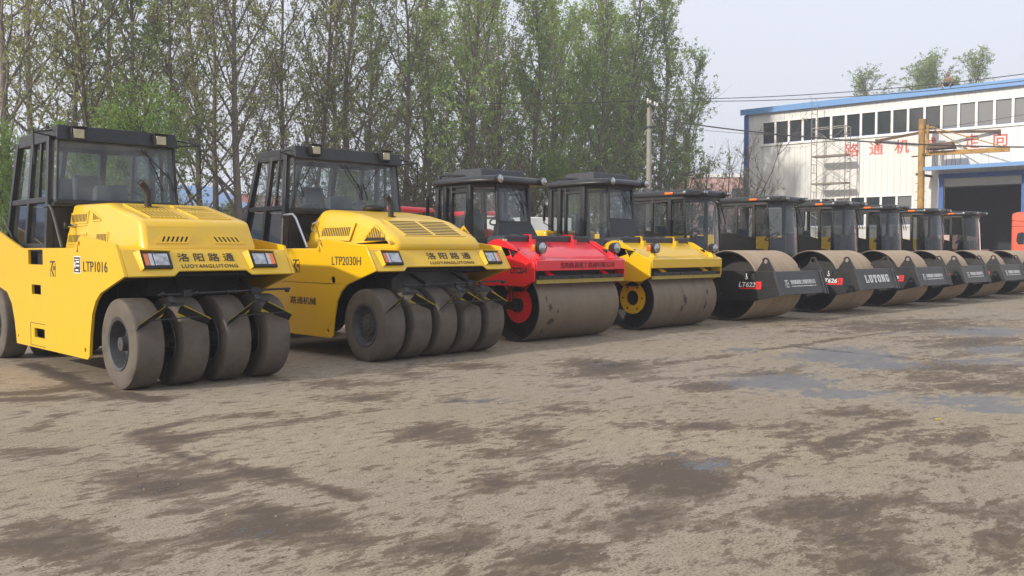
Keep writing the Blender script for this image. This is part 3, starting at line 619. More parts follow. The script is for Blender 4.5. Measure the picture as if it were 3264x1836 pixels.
back = [(120, 47, 'sparse'), (380, 48, 'sparse'), (640, 50, 'sparse'), (860, 48, 'thin'), (1200, 47, 'green'), (1340, 49, 'sparse'), (1500, 49, 'sparse'), (1730, 50, 'green'), (1840, 47, 'green'), (1935, 50, 'green'), (1600, 48, 'green'), (2020, 46, 'green'), (1060, 50, 'sparse'), (2140, 46, 'thin'), (2010, 44, 'green')]
back.sort()
for i, (px, y, k) in enumerate(back):
    plant(k, px_to_xy(px, y), y, rt_.uniform(.9, 1.08), f'poplar half hidden in the back tree row, {ORD[i]} from the left', 'poplars in the back row')
for i, (px, y, s_, v) in enumerate([(60, 36, .95, 0), (440, 36.5, 1.05, 1), (350, 37, 1.0, 0), (1165, 37, .8, 0), (1760, 37, .9, 1)]):
    plant('willow', px_to_xy(px, y), y, s_, ['fresh green willow at the far left edge of the photo', 'largest fresh green willow above the first roller cab', 'smaller willow just beside the largest willow', 'light green willow above the second roller cab roof', 'light green willow above the yellow drum roller cab'][(0, 1, 2, 3, 4)[i]], 'fresh green willows', v)
brush = [(20, 37), (180, 40), (330, 42), (600, 44), (820, 41), (1010, 41), (1180, 40), (1260, 37), (1330, 39), (1400, 36.5), (1450, 41), (1540, 37), (1610, 39), (1660, 36.5), (1740, 40), (1830, 37), (1900, 40), (1960, 36.5), (2020, 39), (2090, 41), (2150, 37)]
for i, (px, y) in enumerate(brush):
    plant('brush', px_to_xy(px, y), y, rt_.uniform(.85, 1.2), f'brown twiggy sapling thicket under the poplars, {ORD[i]} from the left', 'sapling thickets under the poplars')
for px, y, s_, v, lb in [(2190, 38, 1.25, 1, 'half bare shrubby tree just past the concrete pole'), (2255, 36, 1.1, 0, 'bare spreading tree reaching toward the corner of the white hall'), (2330, 34, 1.15, 0, 'low bare branches across the blue corner of the white hall'), (2385, 33, 1.25, 0, 'small budding tree against the white wall beside the blue corner')]:
    plant('bare', px_to_xy(px, y), y, s_, lb, None, v)
for i, (px, D, h) in enumerate([(2490, 118, 14), (2585, 116, 18.5), (2665, 114, 19), (2730, 116, 19.5), (2790, 112, 21.5), (2850, 114, 22.5), (2890, 113, 24), (2925, 112, 24.8), (2965, 114, 25.3), (3010, 111, 24), (3055, 112, 24.6)]):
    c = (px - 1632) / 2900; s_, co = math.sin(R(ANG)), math.cos(R(ANG))
    plant('green' if i > 2 else 'sparse', D * (co + c * s_), D * (s_ - c * co), (h + 1.6) / 21.5, f'poplar top showing over the blue roof edge of the hall, {ORD[i]} from the left', 'poplar tops behind the hall roof', i % 2).scale.xy = (.55, .55) if i < 4 else (1.5, 1.5)

# ================================================================== VEHICLE PIECES
def fit_text(body, width, height, mat_, parent, org, xd, ud, name='lettering', align='LEFT', **kw):
    """text scaled to a cap height and a total width"""
    t = text(body, 1.0, mat_, parent, (0, 0, 0), (1, 0, 0), (0, 1, 0), name, align='LEFT', **kw); me = t.data
    xs = [v.co.x for v in me.vertices]; ys = [v.co.y for v in me.vertices]
    x0, x1, y0, y1 = min(xs), max(xs), min(ys), max(ys)
    xd, ud = Vector(xd).normalized(), Vector(ud).normalized(); nd = xd.cross(ud); og = Vector(org)
    off = {'LEFT': 0, 'CENTER': -width / 2, 'RIGHT': -width}[align]
    for v in me.vertices:
        c = v.co.copy(); v.co = og + xd * ((c.x - x0) / (x1 - x0) * width + off) + ud * ((c.y - y0) / (y1 - y0) * height) + nd * (c.z * 1.0 + .002)
    me.update(); return t

def vent(root, org, ud, vd, outer, slots, m_frame, name='vent'):
    ud, vd = Vector(ud).normalized(), Vector(vd).normalized(); nd = ud.cross(vd); og = Vector(org)
    m = MB(); m.plate([outer] + slots, lambda a, b, t: og + ud * a + vd * b + nd * (-.004 + .012 * t)); v = m.build(name, m_frame, root, smooth=0)
    cx = sum(p[0] for p in outer) / len(outer); cy = sum(p[1] for p in outer) / len(outer)
    m = MB(); m.plate([[(cx + (a - cx) * .96, cy + (b - cy) * .96) for a, b in outer]], lambda a, b, t: og + ud * a + vd * b + nd * (-.003 + .006 * t)); m.build('vent_shade', DARK, v, smooth=0)  # black sheet painted in for the shade inside the slots
def rect(a, b, c, d): return [(a, c), (b, c), (b, d), (a, d)]

def tyre_wheel(root, x, y, r, w, rim_r, face=-1, tm=None, dish=.12, full=True):
    """wheel with its axle along x; the dish opens toward side 'face'"""
    h = w / 2
    wh = empty('wheel', (x, y, r)); wh.parent = root
    m = MB(); m.lathe([(-h + .03, rim_r), (-h + .008, rim_r + .02), (-h + .002, rim_r + .06), (-h, r - .10), (-h + .006, r - .03), (-h + .016, r - .01), (-h + .03, r - .003), (-h + .045, r), (h - .045, r), (h - .03, r - .003), (h - .016, r - .01), (h - .006, r - .03), (h, r - .10), (h - .002, rim_r + .06), (h - .008, rim_r + .02), (h - .03, rim_r)], n=56)
    m.build('tyre', tm or RUB, wh, smooth=30)
    f = face; m = MB()
    m.lathe([(f * (h - .015), rim_r + .012), (f * (h - .0), rim_r + .006), (f * (h - .012), rim_r - .02), (f * (h - dish), rim_r - .05), (f * (h - dish - .01), rim_r * .55), (f * (h - dish + .03), rim_r * .48), (f * (h - dish + .03), rim_r * .3), (f * (h - .03), rim_r * .27), (f * (h - .025), .01)], n=36)
    if full:
        for k in range(8):
            a = k * math.pi / 4; m.lathe([(f * (h - dish - .012), .014), (f * (h - dish + .012), .014), (f * (h - dish + .013), .001)], (0, math.cos(a) * rim_r * .7, math.sin(a) * rim_r * .7), n=6)
    m.lathe([(-f * (h - .03), rim_r + .01), (-f * (h - .1), rim_r - .03), (-f * (h - .11), .01)], n=24)
    m.build('rim', RIM, wh, smooth=30)
    return wh

EMB = [[(.0, 1), (.16, 1), (.12, .86), (.02, .86)], [(.25, 1), (.95, 1), (.9, .9), (.62, .9), (.3, .5), (.75, .05), (.55, .05), (.12, .5), (.42, .88), (.3, .88)],
       [(.62, .62), (.9, .62), (.9, .56), (.62, .56)], [(.62, .5), (.9, .5), (.9, .44), (.62, .44)], [(.62, .68), (.67, .68), (.67, .4), (.62, .4)], [(.85, .68), (.9, .68), (.9, .4), (.85, .4)]]
EMB_FRAME = [[(0, 0), (1, 0), (1, .86), (.97, .86), (.97, .03), (.03, .03), (.03, .45), (0, .45)]]
def emblem(mat_, root, org, xd, ud, size, frame=True):
    return flat([[(a * size, b * size) for a, b in p] for p in EMB + (EMB_FRAME if frame else [])], mat_, root, org, xd, ud, 'emblem')
def hook_mark(mat_, root, org, xd, ud, s):
    P = [(.45, 1), (.62, 1), (.62, .72), (.85, .55), (.95, .3), (.8, .06), (.5, 0), (.2, .1), (.05, .35), (.2, .4), (.34, .2), (.52, .15), (.72, .25), (.74, .42), (.45, .6)]
    return flat([[(a * s * .7, b * s) for a, b in P], [(.3 * s, 1.0 * s), (.5 * s, 1.0 * s), (.5 * s, 1.2 * s), (.3 * s, 1.2 * s)]], mat_, root, org, xd, ud, 'hook_symbol')

def round_lamp(root, p, r, d, name='work_lamp', body=BLK, fdir=-1, lens=LENS):
    """round lamp looking along local -y"""
    m = MB(); x, y, z = p
    m.lathe([(y + d, r * .55), (y + d * .7, r * .9), (y, r), (y - .006, r * .96), (y - .002, r * .86)], (x, 0, z), 'y', 24)
    o = m.build(name, body, root)
    m = MB(); m.lathe([(y - .003, r * .87), (y - .02, r * .6), (y - .026, .002)], (x, 0, z), 'y', 24); m.build('lens', lens, o)
    return o

def seat(root, x, y, z, back=1):
    s = MB(); s.box(x - .24, x + .24, y - .25, y + .25, z, z + .14); s.hexa([(x - .23, y + .16, z + .1), (x + .23, y + .16, z + .1), (x + .23, y + .3, z + .1), (x - .23, y + .3, z + .1), (x - .2, y + .3, z + .72), (x + .2, y + .3, z + .72), (x + .2, y + .4, z + .72), (x - .2, y + .4, z + .72)])
    return s.build('operator_seat', SEATM, root, bevel=.05, seg=3)
def steering(root, x, y, z, r=.2):
    m = MB(); n = 24; c = Vector((x, y, z)); ax = Vector((0, .5, .86)); a = Vector((1, 0, 0)); b = ax.cross(a)
    m.tube([c + a * r * math.cos(2 * math.pi * k / n) + b * r * math.sin(2 * math.pi * k / n) for k in range(n + 1)], .017, 6)
    m.tube([c + a * r, c - a * r], .012, 5); m.tube([c, c - Vector((0, -.12, .5))], .035, 8)
    m.hexa([(x - .22, y - .3, z - .7), (x + .22, y - .3, z - .7), (x + .22, y + .05, z - .7), (x - .22, y + .05, z - .7), (x - .17, y - .25, z - .02), (x + .17, y - .25, z - .02), (x + .17, y - .02, z - .12), (x - .17, y - .02, z - .12)])
    return m.build('steering_console', SEATM, root)

# ================================================================== PNEUMATIC TYRE ROLLERS
def tyre_roller(cx, cy, W, nt_, pitch, tw, C, model, v2, label):
    root = empty('tyre_roller', (cx, cy, 0), 0, label, 'road roller', 'yellow pneumatic tyre rollers')
    out = [(-.40, 1.31), (-.20, 1.615), (-.165, 1.665), (.91, 1.785), (1.0, 1.74), (1.13, 1.63), (3.2, 1.63), (4.2, 1.86), (4.9, 2.0), (5.35, 1.9), (5.5, 1.1), (4.9, 1.08), (4.25, 1.06), (3.91, 1.0), (3.7, .84), (3.58, .6), (3.5, .29), (.76, .29), (.70, .33), (.66, .59), (.585, .85), (.47, 1.0), (.32, 1.1), (-.02, 1.2)]
    holes = [rect(2.32, 2.92, 1.41, 1.61), rect(2.42, 2.80, 1.01, 1.14), rect(2.3, 2.72, .43, .555)] if not v2 else []
    circ = lambda a, b, r, n=12: [(a + r * math.cos(2 * math.pi * k / n), b + r * math.sin(2 * math.pi * k / n)) for k in range(n)]
    holes += [circ(.83, .40, .03), circ(.98, 1.68, .035)]
    if not v2: holes += [circ(3.42, .40, .025)]
    if v2: holes += [circ(.68, 1.16, .055)]
    for s in (-1, 1):
        m = MB(); m.plate([out] + holes, lambda a, b, t: (s * (W - .035 * t), a, b)); m.build('side_panel', YEL, root, bevel=.012)
        m = MB(); m.prism([(.95, .42), (3.45, .42), (3.45, 1.6), (.95, 1.6)], s * (W - .34), s * (W - .12)); m.build('inner_frame', DARK, root, smooth=0)
    # front panel
    sl = Vector((0, .2, .305)).normalized(); nf = Vector((1, 0, 0)).cross(sl); of = Vector((0, -.40, 1.31)); L_ = math.hypot(.2, .305); nx_ = .42 if not v2 else .74
    P = lambda u, v, n: of + Vector((1, 0, 0)) * u + sl * v + nf * n
    Wi = W - .037
    m = MB(); m.plate([[(-Wi, 0), (-nx_ - .07, 0), (-nx_, .065), (nx_, .065), (nx_ + .07, 0), (Wi, 0), (Wi, L_), (-Wi, L_)]], lambda a, b, t: P(a, b, -.03 + .03 * t)); m.build('front_panel', YEL2, root, bevel=.01)
    m = MB(); m.box(-Wi, Wi, -.21, 2.3, 1.56, 1.6); m.build('deck', YEL2, root, smooth=0)
    m = MB(); m.box(-W + .12, W - .12, .02, .8, 1.28, 1.555); m.hexa([(-W + .1, -.3, 1.30), (W - .1, -.3, 1.30), (W - .1, .9, 1.2), (-W + .1, .9, 1.2), (-W + .1, -.18, 1.5), (W - .1, -.18, 1.5), (W - .1, .9, 1.5), (-W + .1, .9, 1.5)]); m.box(-W + .36, W - .36, .75, 3.4, .5, 1.55)
    m.build('chassis', DARK, root, smooth=0)
    m = MB(); m.prism([(-.75, 1.0), (.75, 1.0), (.75, 1.2), (.55, 1.3), (-.55, 1.3), (-.75, 1.2)], .0, .5, 'y') if v2 else m.prism([(-.6, 1.05), (.6, 1.05), (.6, 1.3), (-.6, 1.3)], .15, .5, 'y'); m.build('axle_frame', GREYM if v2 else DARK, root, bevel=.02)
    # headlights
    hx = .67 * W / 1.07 if not v2 else .98
    for s in (-1, 1):
        m = MB(); B = lambda a0, a1, b0, b1, n0, n1: m.hexa([P(a0, b0, n0), P(a1, b0, n0), P(a1, b1, n0), P(a0, b1, n0), P(a0, b0, n1), P(a1, b0, n1), P(a1, b1, n1), P(a0, b1, n1)])
        x = s * hx; B(x - .175, x + .175, .085, .305, .001, .035); h = m.build('headlight', BLK, root, bevel=.012)
        i = -s  # inner side
        m = MB(); a, b = sorted((x + i * .135, x - i * .03)); B(a, b, .115, .275, .036, .046); m.build('lens', LENS, h, bevel=.006)
        m = MB(); a, b = sorted((x - i * .045, x - i * .09)); B(a, b, .115, .275, .036, .044); m.build('reflector', CHROME, h, smooth=0)
        m = MB(); a, b = sorted((x - i * .093, x - i * .148)); B(a, b, .115, .275, .036, .046); m.build('indicator', AMB, h, bevel=.005)
        m = MB()   # bezel wings
        m.add([P(x - .235, .315, .002), P(x - .18, .315, .06), P(x - .18, .07, .06), P(x - .2, .07, .002), P(x - .18, .07, .002), P(x - .18, .315, .002)], [(0, 1, 2, 3), (3, 2, 4), (0, 5, 1), (5, 4, 2, 1)])
        m.add([P(x - .235, .317, .002), P(x + .19, .317, .002), P(x + .19, .317, .04), P(x - .18, .317, .06), P(x - .18, .33, .002), P(x + .19, .33, .002)], [(0, 1, 2, 3), (3, 2, 5, 4)])
        m.build('headlight_bezel', YEL, root, smooth=0)
    # lettering on the front
    c0 = -.05 if not v2 else .12; wtx = .70 if not v2 else .86
    o = P(c0, .19, .003); fit_text('洛 阳 路 通', wtx, .115, INK, root, o, (1, 0, 0), sl, align='CENTER', offset=.005)
    o = P(c0 + .02, .10, .003); fit_text('LUOYANGLUTONG', wtx * 1.0, .05, INK, root, o, (1, 0, 0), sl, align='CENTER', space=1.15)
    # side lettering (left flank, seen from -x) and the same on the right
    for s in (-1, 1):
        xd = (0, s * 1.0, 0); fx = s * (W + .001); tx = lambda y0, y1: (fx, y0 if s < 0 else y1, 0)
        def sp(y0, z, wdt): return (fx, y0 if s < 0 else y0 - wdt, z)
        if not v2:
            fit_text(model, .76, .125, INK, root, sp(.84, 1.345, .76), xd, (0, 0, 1)); emblem(INK, root, sp(2.03, 1.265, .2), xd, (0, 0, 1), .2)
            g = flat([[(0, 0), (.22, 0), (.22, .21), (0, .21)]], WHT, root, sp(1.15, 1.32, .22), xd, (0, 0, 1), 'warning_sticker')
            q = [[(.012, .012), (.208, .012), (.208, .198), (.012, .198)]]; kk = MB(); ogx = Vector(sp(1.15, 1.32, .22)) + Vector((s * .0031, 0, 0))
            st = flat(q, INK, g, ogx, xd, (0, 0, 1), 'sticker_print', .002)
            flat([[(.08, .13), (.19, .13), (.19, .15), (.08, .15)], [(.08, .085), (.19, .085), (.19, .105), (.08, .105)], [(.03, .07), (.06, .07), (.06, .14), (.03, .14)], [(.03, .165), (.19, .165), (.19, .175), (.03, .175)], [(.06, .03), (.16, .03), (.16, .05), (.06, .05)]], WHT, g, ogx + Vector((s * .0021, 0, 0)), xd, (0, 0, 1), 'sticker_bars', .002)
            m = MB()
            for z in (.32, .62): m.bar((fx, 2.87, z), (fx, 2.28, z), .006)
            m.bar((fx, 2.87, .32), (fx, 2.87, .62), .006); m.build('hatch_seam', DARK, root, smooth=0)
        else:
            fit_text(model, .74, .125, INK, root, sp(.70, 1.385, .74), xd, (0, 0, 1)); emblem(INK, root, sp(1.80, 1.26, .2), xd, (0, 0, 1), .2)
            fit_text('路通机械', .74, .115, INK, root, sp(1.88, .77, .74), xd, (0, 0, 1), offset=.004)
        hook_mark(INK, root, sp(1.06, 1.575, .05), xd, (0, 0, 1), .075)
    # hood
    if not v2:
        prof = [(-.10, 1.58), (.06, 1.955), (1.1, 2.195), (2.33, 2.215), (2.55, 1.58)]; hw = lambda y, z: .74 + (.675 - .74) * (z - 1.58) / .62
    else:
        prof = [(-.26, 1.58), (-.22, 1.7), (-.13, 1.80), (.42, 2.06), (.85, 2.16), (1.4, 2.23), (1.85, 2.26), (2.0, 2.1), (2.25, 1.58)]; hw = lambda y, z: (.86 + .06 * min(1, max(0, (y + .26) / 2))) + (-.16) * max(0, (z - 1.58) / .65) ** 2
    m = MB(); m.prism(prof, -1, 1); m.v = [(hw(y, z) * (1 if x > 0 else -1), y, z) for x, y, z in m.v]
    m.build('hood', YEL2, root, bevel=.075 if not v2 else .14, seg=5, smooth=40)
    for s in (-1, 1):
        xd = (0, s, 0)
        def side(yl, yr, z0, z1, outer, slots):
            zz = (z0 + z1) / 2; tl = (hw(yl, z1) - hw(yl, z0)) / (z1 - z0)
            org = (s * (hw((yl + yr) / 2, z0) + .004), yl if s < 0 else yr, z0); vent(root, org, xd, (s * tl, 0, 1), outer, slots, YEL2)
        def slats(w_, h_, n, mg=.025, top=None):
            st = (w_ - 2 * mg) / n
            return [rect(mg + k * st + st * .14, mg + k * st + st * .80, mg, (h_ - mg) if top is None else top(mg + (k + .5) * st)) for k in range(n)]
        if not v2:
            side(2.32, 1.74, 1.95, 2.1, rect(0, .61, 0, .15), slats(.61, .15, 11)); side(1.55, 1.26, 1.97, 2.1, [(0, 0), (.29, 0), (.29, .035), (.06, .13), (0, .13)], slats(.29, .13, 6, .02, lambda a: max(.04, .12 - a * .33)))
            side(2.38, 1.71, 1.68, 1.83, rect(0, .67, 0, .15), slats(.67, .15, 12)); side(1.37, .98, 1.67, 1.83, rect(0, .39, 0, .16), slats(.39, .16, 7))
            m = MB(); m.bar((s * (hw(0, 1.91) + .006), 2.5, 1.915), (s * (hw(0, 1.91) + .006), 1.75, 1.925), .008, .008); m.bar((s * (hw(0, 2) + .006), 1.75, 1.925), (s * (hw(0, 2.1) + .004), 1.68, 2.12), .008); m.build('hood_seam', YSTR, root, smooth=0)
            m = MB(); m.tube([(s * (hw(0, 1.9) + .02), 2.3, 1.935), (s * (hw(0, 1.9) + .035), 2.2, 1.935), (s * (hw(0, 1.9) + .02), 2.1, 1.935)], .018, 8); m.build('hood_handle', CHROME, root)
        else:
            side(1.72, .78, 1.76, 2.06, [(0, 0), (.86, -.015), (.94, .27), (.12, .30)], slats(.9, .26, 16, .06)); side(.52, -.02, 1.74, 2.0, [(0, 0), (.54, 0), (.5, .07), (.33, .19), (.2, .26)], slats(.54, .2, 10, .05, lambda a: max(.06, min(.24, .05 + a * .9, .30 - .42 * a))))
            m = MB(); m.tube([(s * (hw(1.9, 1.9) + .01), 1.86, 1.9), (s * (hw(1.9, 1.9) + .05), 1.88, 1.94), (s * (hw(1.9, 1.9) + .05), 1.85, 2.02), (s * (hw(1.9, 2.06) + .01), 1.82, 2.06)], .014, 6); m.build('hood_handle', CHROME, root)
        m = MB(); m.box(*sorted((s * (hw(2, 1.9) + .0), s * (hw(2, 1.9) + .05))), 2.42 if not v2 else 2.02, 2.5 if not v2 else 2.1, 1.88 if not v2 else 1.76, 1.98 if not v2 else 1.86); m.build('hood_latch', BLK, root, bevel=.015)
    if not v2:
        # slanted slots in the hood's front face
        ud = Vector((1, 0, 0)); vd = Vector((0, .16, .375)).normalized()
        for s in (-1, 1):
            def sk(a, b): return (a - s * (b - .05) * .55, b)
            cxn = s * .33; out_ = [(-.2 + s * .04, 0), (.2 + s * .04, 0), (.2 - s * .04, .11), (-.2 - s * .04, .11)]
            sl_ = [[sk(-.15 + k * .055, .022), sk(-.125 + k * .055, .022), sk(-.125 + k * .055, .088), sk(-.15 + k * .055, .088)] for k in range(6)]
            vent(root, (cxn, -.10 + .10 * .427 - .002, 1.58 + .10), ud, vd, out_, sl_, YEL2)
        vd = Vector((0, 1.04, .24)).normalized()
        for a0, a1 in ((-.50, -.08), (.10, .50)):
            w_ = a1 - a0; n = 9; st = w_ / n
            vent(root, (a0, .22, 1.955 + .16 * .23 + .004), ud, vd, rect(-.02, w_ + .02, -.02, .82), [rect(k * st + st * .18, k * st + st * .8, j * .4 + .02, j * .4 + .36) for k in range(n) for j in (0, 1)], YEL2)
        ex, ey, ez = -.26, .88, 2.13
    else:
        ud = Vector((1, 0, 0)); vd = Vector((0, .55, .26)).normalized()
        vent(root, (-.56, -.09, 1.82 + .004), ud, vd, rect(-.03, 1.15, -.02, .55), [rect(a, a + .52, k * .058 + .008, k * .058 + .045) for a in (.015, .585) for k in range(9)], YEL2)
        ex, ey, ez = -.22, .72, 2.12
        m = MB(); m.lathe([(2.24, .1), (2.28, .2), (2.31, .2), (2.34, .1), (2.35, .01)], (.1, 1.6, 0), 'z', 20, True); m.build('air_intake_cap', BLK, root)
    m = MB(); m.tube([(ex, ey, ez - .1), (ex, ey, ez + .18), (ex - .012, ey, ez + .225), (ex - .05, ey - .01, ez + .285), (ex - .10, ey - .02, ez + .325)], .043, 14, cap=False)
    m.tube([(ex - .096, ey - .019, ez + .322), (ex - .05, ey - .01, ez + .285)], .034, 12)
    m.build('exhaust_pipe', EXH, root)
    m = MB(); m.box(ex - .1, ex + .1, ey - .08, ey + .08, ez - .02, ez + .012) if not v2 else m.lathe([(ez - .02, .075), (ez + .012, .075), (ez + .012, .04)], (ex, ey, 0), 'z', 16); m.build('exhaust_opening', DARK, root)
    # cab ---------------------------------------------------------------
    yf, ybb, ybt, xb, xt = C; z0, zm, z1 = 1.615, 2.29, 3.14
    X = lambda z: xb + (xt - xb) * (z - z0) / (z1 - z0); YB = lambda z: ybb + (ybt - ybb) * (z - z0) / (z1 - z0)
    def pt(s, y, z): return Vector((s * X(z), y, z))
    cab = root
    def frac(f, z): y0 = yf + .17; return y0 + (YB(z) - y0) * f
    m = MB()
    for s in (-1, 1):
        m.bar(pt(s, yf + .17, z0), pt(s, yf + .2, z1), .085, .1); m.bar(pt(s, YB(z0), z0), pt(s, YB(z1), z1), .09, .09)
        for f in (.5,): m.bar(pt(s, frac(f, z0), z0), pt(s, frac(f + .02, z1), z1), .07, .09)
        m.bar(pt(s, frac(.27, zm), zm), pt(s, frac(.28, z1), z1), .04, .05)
        for z in (z0 + .04, zm, z1 - .03): m.bar(pt(s, yf + .17, z), pt(s, YB(z), z), .07, .075)
        m.bar(Vector((s * (X(zm) - .04), yf, zm - .02)), Vector((s * (X(z1) - .04), yf + .04, z1)), .03, .03)
    for y, z in ((yf, zm - .03), (yf + .04, z1 - .02), (YB(z0), z0 + .04), (YB(zm), zm), (YB(z1), z1 - .03)):
        m.bar((-X(z) + .02, y, z), (X(z) - .02, y, z), .07, .06)
    m.bar((-.28 * xb, YB(zm), zm), (-.26 * xt, YB(z1), z1), .07, .1); m.bar((.42 * xb, YB(zm), zm), (.4 * xt, YB(z1), z1), .09, .12)
    m.build('cab_frame', CABB, cab, bevel=.008)
    m = MB()
    m.box(-X(zm) + .04, X(zm) - .04, yf + .16, yf + .22, z0, zm - .05); m.hexa([(-X(zm), yf - .01, zm - .09), (X(zm), yf - .01, zm - .09), (X(zm), yf + .16, zm - .09), (-X(zm), yf + .16, zm - .09), (-X(zm), yf - .01, zm - .04), (X(zm), yf - .01, zm - .04), (X(zm), yf + .16, zm - .04), (-X(zm), yf + .16, zm - .04)])
    m.box(-xb + .05, xb - .05, YB(z0) - .06, YB(z0) - .02, z0, zm - .04); m.box(-xb + .05, xb - .05, yf + .23, ybb - .07, z0 - .01, z0 + .02)
    m.build('cab_lower_panel', CABB, cab, smooth=0)
    g = .05
    def sidepane(s, f0, f1, za, zb, mt):
        q = MB(); d = s * -.02
        q.pane(pt(s, frac(f0, za), za) + V(d, 0, 0), pt(s, frac(f1, za), za) + V(d, 0, 0), pt(s, frac(f1, zb), zb) + V(d, 0, 0), pt(s, frac(f0, zb), zb) + V(d, 0, 0)); q.build('window_pane', mt, cab, smooth=0)
    for s in (-1, 1):
        for f0, f1, za, zb in ((.03, .255, zm + .04, z1 - .06), (.295, .475, zm + .04, z1 - .06), (.55, .96, zm + .04, z1 - .06), (.03, .475, z0 + .08, zm - .04), (.55, .96, z0 + .08, zm - .04)):
            sidepane(s, f0, f1, za, zb, GLSC)
        q = MB(); q.pane((s * (X(zm) - .03), yf + .01, zm), (s * X(zm), yf + .13, zm), (s * X(z1), yf + .16, z1 - .05), (s * (X(z1) - .03), yf + .05, z1 - .05)); q.build('quarter_pane', GLSC, cab, smooth=0)
    q = MB(); q.pane((-X(zm) + .04, yf, zm), (X(zm) - .04, yf, zm), (X(z1) - .04, yf + .04, z1 - .05), (-X(z1) + .04, yf + .04, z1 - .05)); q.build('windscreen', GLS, cab, smooth=0)
    q = MB(); q.pane((-xb + .08, YB(zm), zm + .03), (xb - .08, YB(zm), zm + .03), (xt - .07, YB(z1), z1 - .06), (-xt + .07, YB(z1), z1 - .06)); q.build('rear_window', GLSC, cab, smooth=0)
    # roof with visor
    rx = xt + .01; yr = ybt + .12; zt = z1 + .12
    m = MB(); m.prism([(-rx, yf + .22), (-rx + .02, yr), (rx - .02, yr), (rx, yf + .22), (rx - .05, yf + .04), (-rx + .05, yf + .04)], z1, zt, 'z'); rf = m.build('roof', CABB, cab, bevel=.02)
    m = MB(); m.hexa([(-rx, yf - .07, z1 - .05), (rx, yf - .07, z1 - .05), (rx, yf - .03, z1 - .05), (-rx, yf - .03, z1 - .05), (-rx + .03, yf - .01, z1 + .15), (rx - .03, yf - .01, z1 + .15), (rx - .03, yf + .03, z1 + .15), (-rx + .03, yf + .03, z1 + .15)])
    for s in (-1, 1): m.hexa([(s * rx, yf - .028, z1 - .04), (s * (rx - .02), yf - .028, z1 - .04), (s * (rx - .02), yf + .2, z1 + .0), (s * rx, yf + .2, z1 + .0), (s * (rx - .03), yf + .032, z1 + .145), (s * (rx - .05), yf + .032, z1 + .145), (s * (rx - .02), yf + .22, zt - .002), (s * rx, yf + .22, zt - .002)])
    m.build('sun_visor', BLK if not v2 else CABB, cab, bevel=.006)
    for s in (-1, 1):
        x = s * (.68 * xt if not v2 else .66 * xt); zc = z1 + (.035 if not v2 else .09); y_ = yf - .08
        m = MB(); m.box(x - .1, x + .1, y_ - .03, y_ + .12, zc - .085, zc + .085); m.box(x - .11, x + .11, y_ - .07, y_ + .1, zc + .087, zc + .095); l = m.build('work_lamp', BLK, cab, bevel=.008)
        m = MB(); m.box(x - .075, x + .065, y_ - .04, y_ - .031, zc - .06, zc + .062); m.build('lens', LENSY, l, bevel=.004)
        m = MB(); a = V(s * rx, yf + .1, z1 + .08); b = V(s * (rx + .30), yf - .12, z1 + .01); m.tube([a, b], .012, 6); m.tube([V(s * rx, yf + .02, z1 - .02), b], .012, 6); m.tube([b + V(0, 0, .02), b - V(0, 0, .42)], .011, 6); m.build('mirror_bracket', BLK, cab)
        m = MB()
        for yy in (yf + .35, yf + .9 if not v2 else yf + .8):
            n = 12; c = V(s * (rx - .02), yy, zt + .03); m.tube([c + V(0, .04 * math.cos(2 * math.pi * k / n), .04 * math.sin(2 * math.pi * k / n)) for k in range(n + 1)], .012, 5)
        m.build('lifting_eye', BLK, cab)
        m = MB(); y0 = yf - .02; hx_ = s * (xb + .06); m.tube([(hx_, yf + .1, 2.18), (hx_, yf - .1, 2.2), (hx_, yf - .22, 2.12), (hx_, yf - .55, 1.64)], .018, 8) if not v2 else m.tube([(hx_, yf + .15, 1.64), (hx_, yf + .12, 2.12), (hx_, yf + .05, 2.17), (hx_, yf - .22, 2.17), (hx_, yf - .30, 2.1), (hx_, yf - .62, 1.64)], .02, 8); m.build('handrail', GREYM if not v2 else CHROME, root)
        m = MB(); m.tube([(s * (xb - .02), YB(z0) - .35, z0), (s * (xb + .05), YB(z0) + .05, z0 + .5)], .015, 6); m.build('rear_handrail', GREYM, root)
    for x0, x1 in (((.36, .55), (.3, .72)) if not v2 else ((-.72, -.95), (-.1, .2), (.62, .3))):
        m = MB(); m.tube([(x0, yf - .02, z1 - .1), (x1, yf - .025, z1 - .5)], .01, 5); m.bar((x1 - .04, yf - .02, z1 - .4), (x1 + .07, yf - .02, z1 - .68), .018, .012); m.build('wiper', BLK, cab)
    seat(cab, .05, (yf + ybb) / 2 + .1, z0 + .4); steering(cab, .38 * xb, yf + .45, 2.32, .2); steering(cab, -.45 * xb, yf + .45, 2.30, .18) if v2 else seat(cab, -.2, (yf + ybb) / 2 + .2, z0 + .35)
    m = MB(); m.hexa([(-.28, yf + .15, z0), (.25, yf + .15, z0), (.25, yf + .55, z0), (-.28, yf + .55, z0), (-.26, yf + .2, 2.52), (.2, yf + .2, 2.55), (.2, yf + .3, 2.5), (-.26, yf + .3, 2.47)]); m.build('dashboard', SEATM, cab, bevel=.03)
    # wheels
    r = .525; xs_ = -.03 if not v2 else -.09
    for k in range(nt_):
        x = (k - (nt_ - 1) / 2) * pitch + xs_; tyre_wheel(root, x, 0, r, tw, .295, -1, dish=.17 if not v2 else .09, full=(k == 0))
    for k in range(nt_): tyre_wheel(root, (k - (nt_ - 1) / 2) * pitch - (.13 if not v2 else 0), 4.42, r, tw, .27, -1, dish=.12, full=False)
    # scrapers
    Wt = (nt_ - 1) / 2 * pitch + tw / 2; ys, zs = -.40, 1.10
    m = MB(); m.tube([(-Wt + .28, ys, zs - .01), (Wt + .02, ys, zs + .02)], .014, 8)
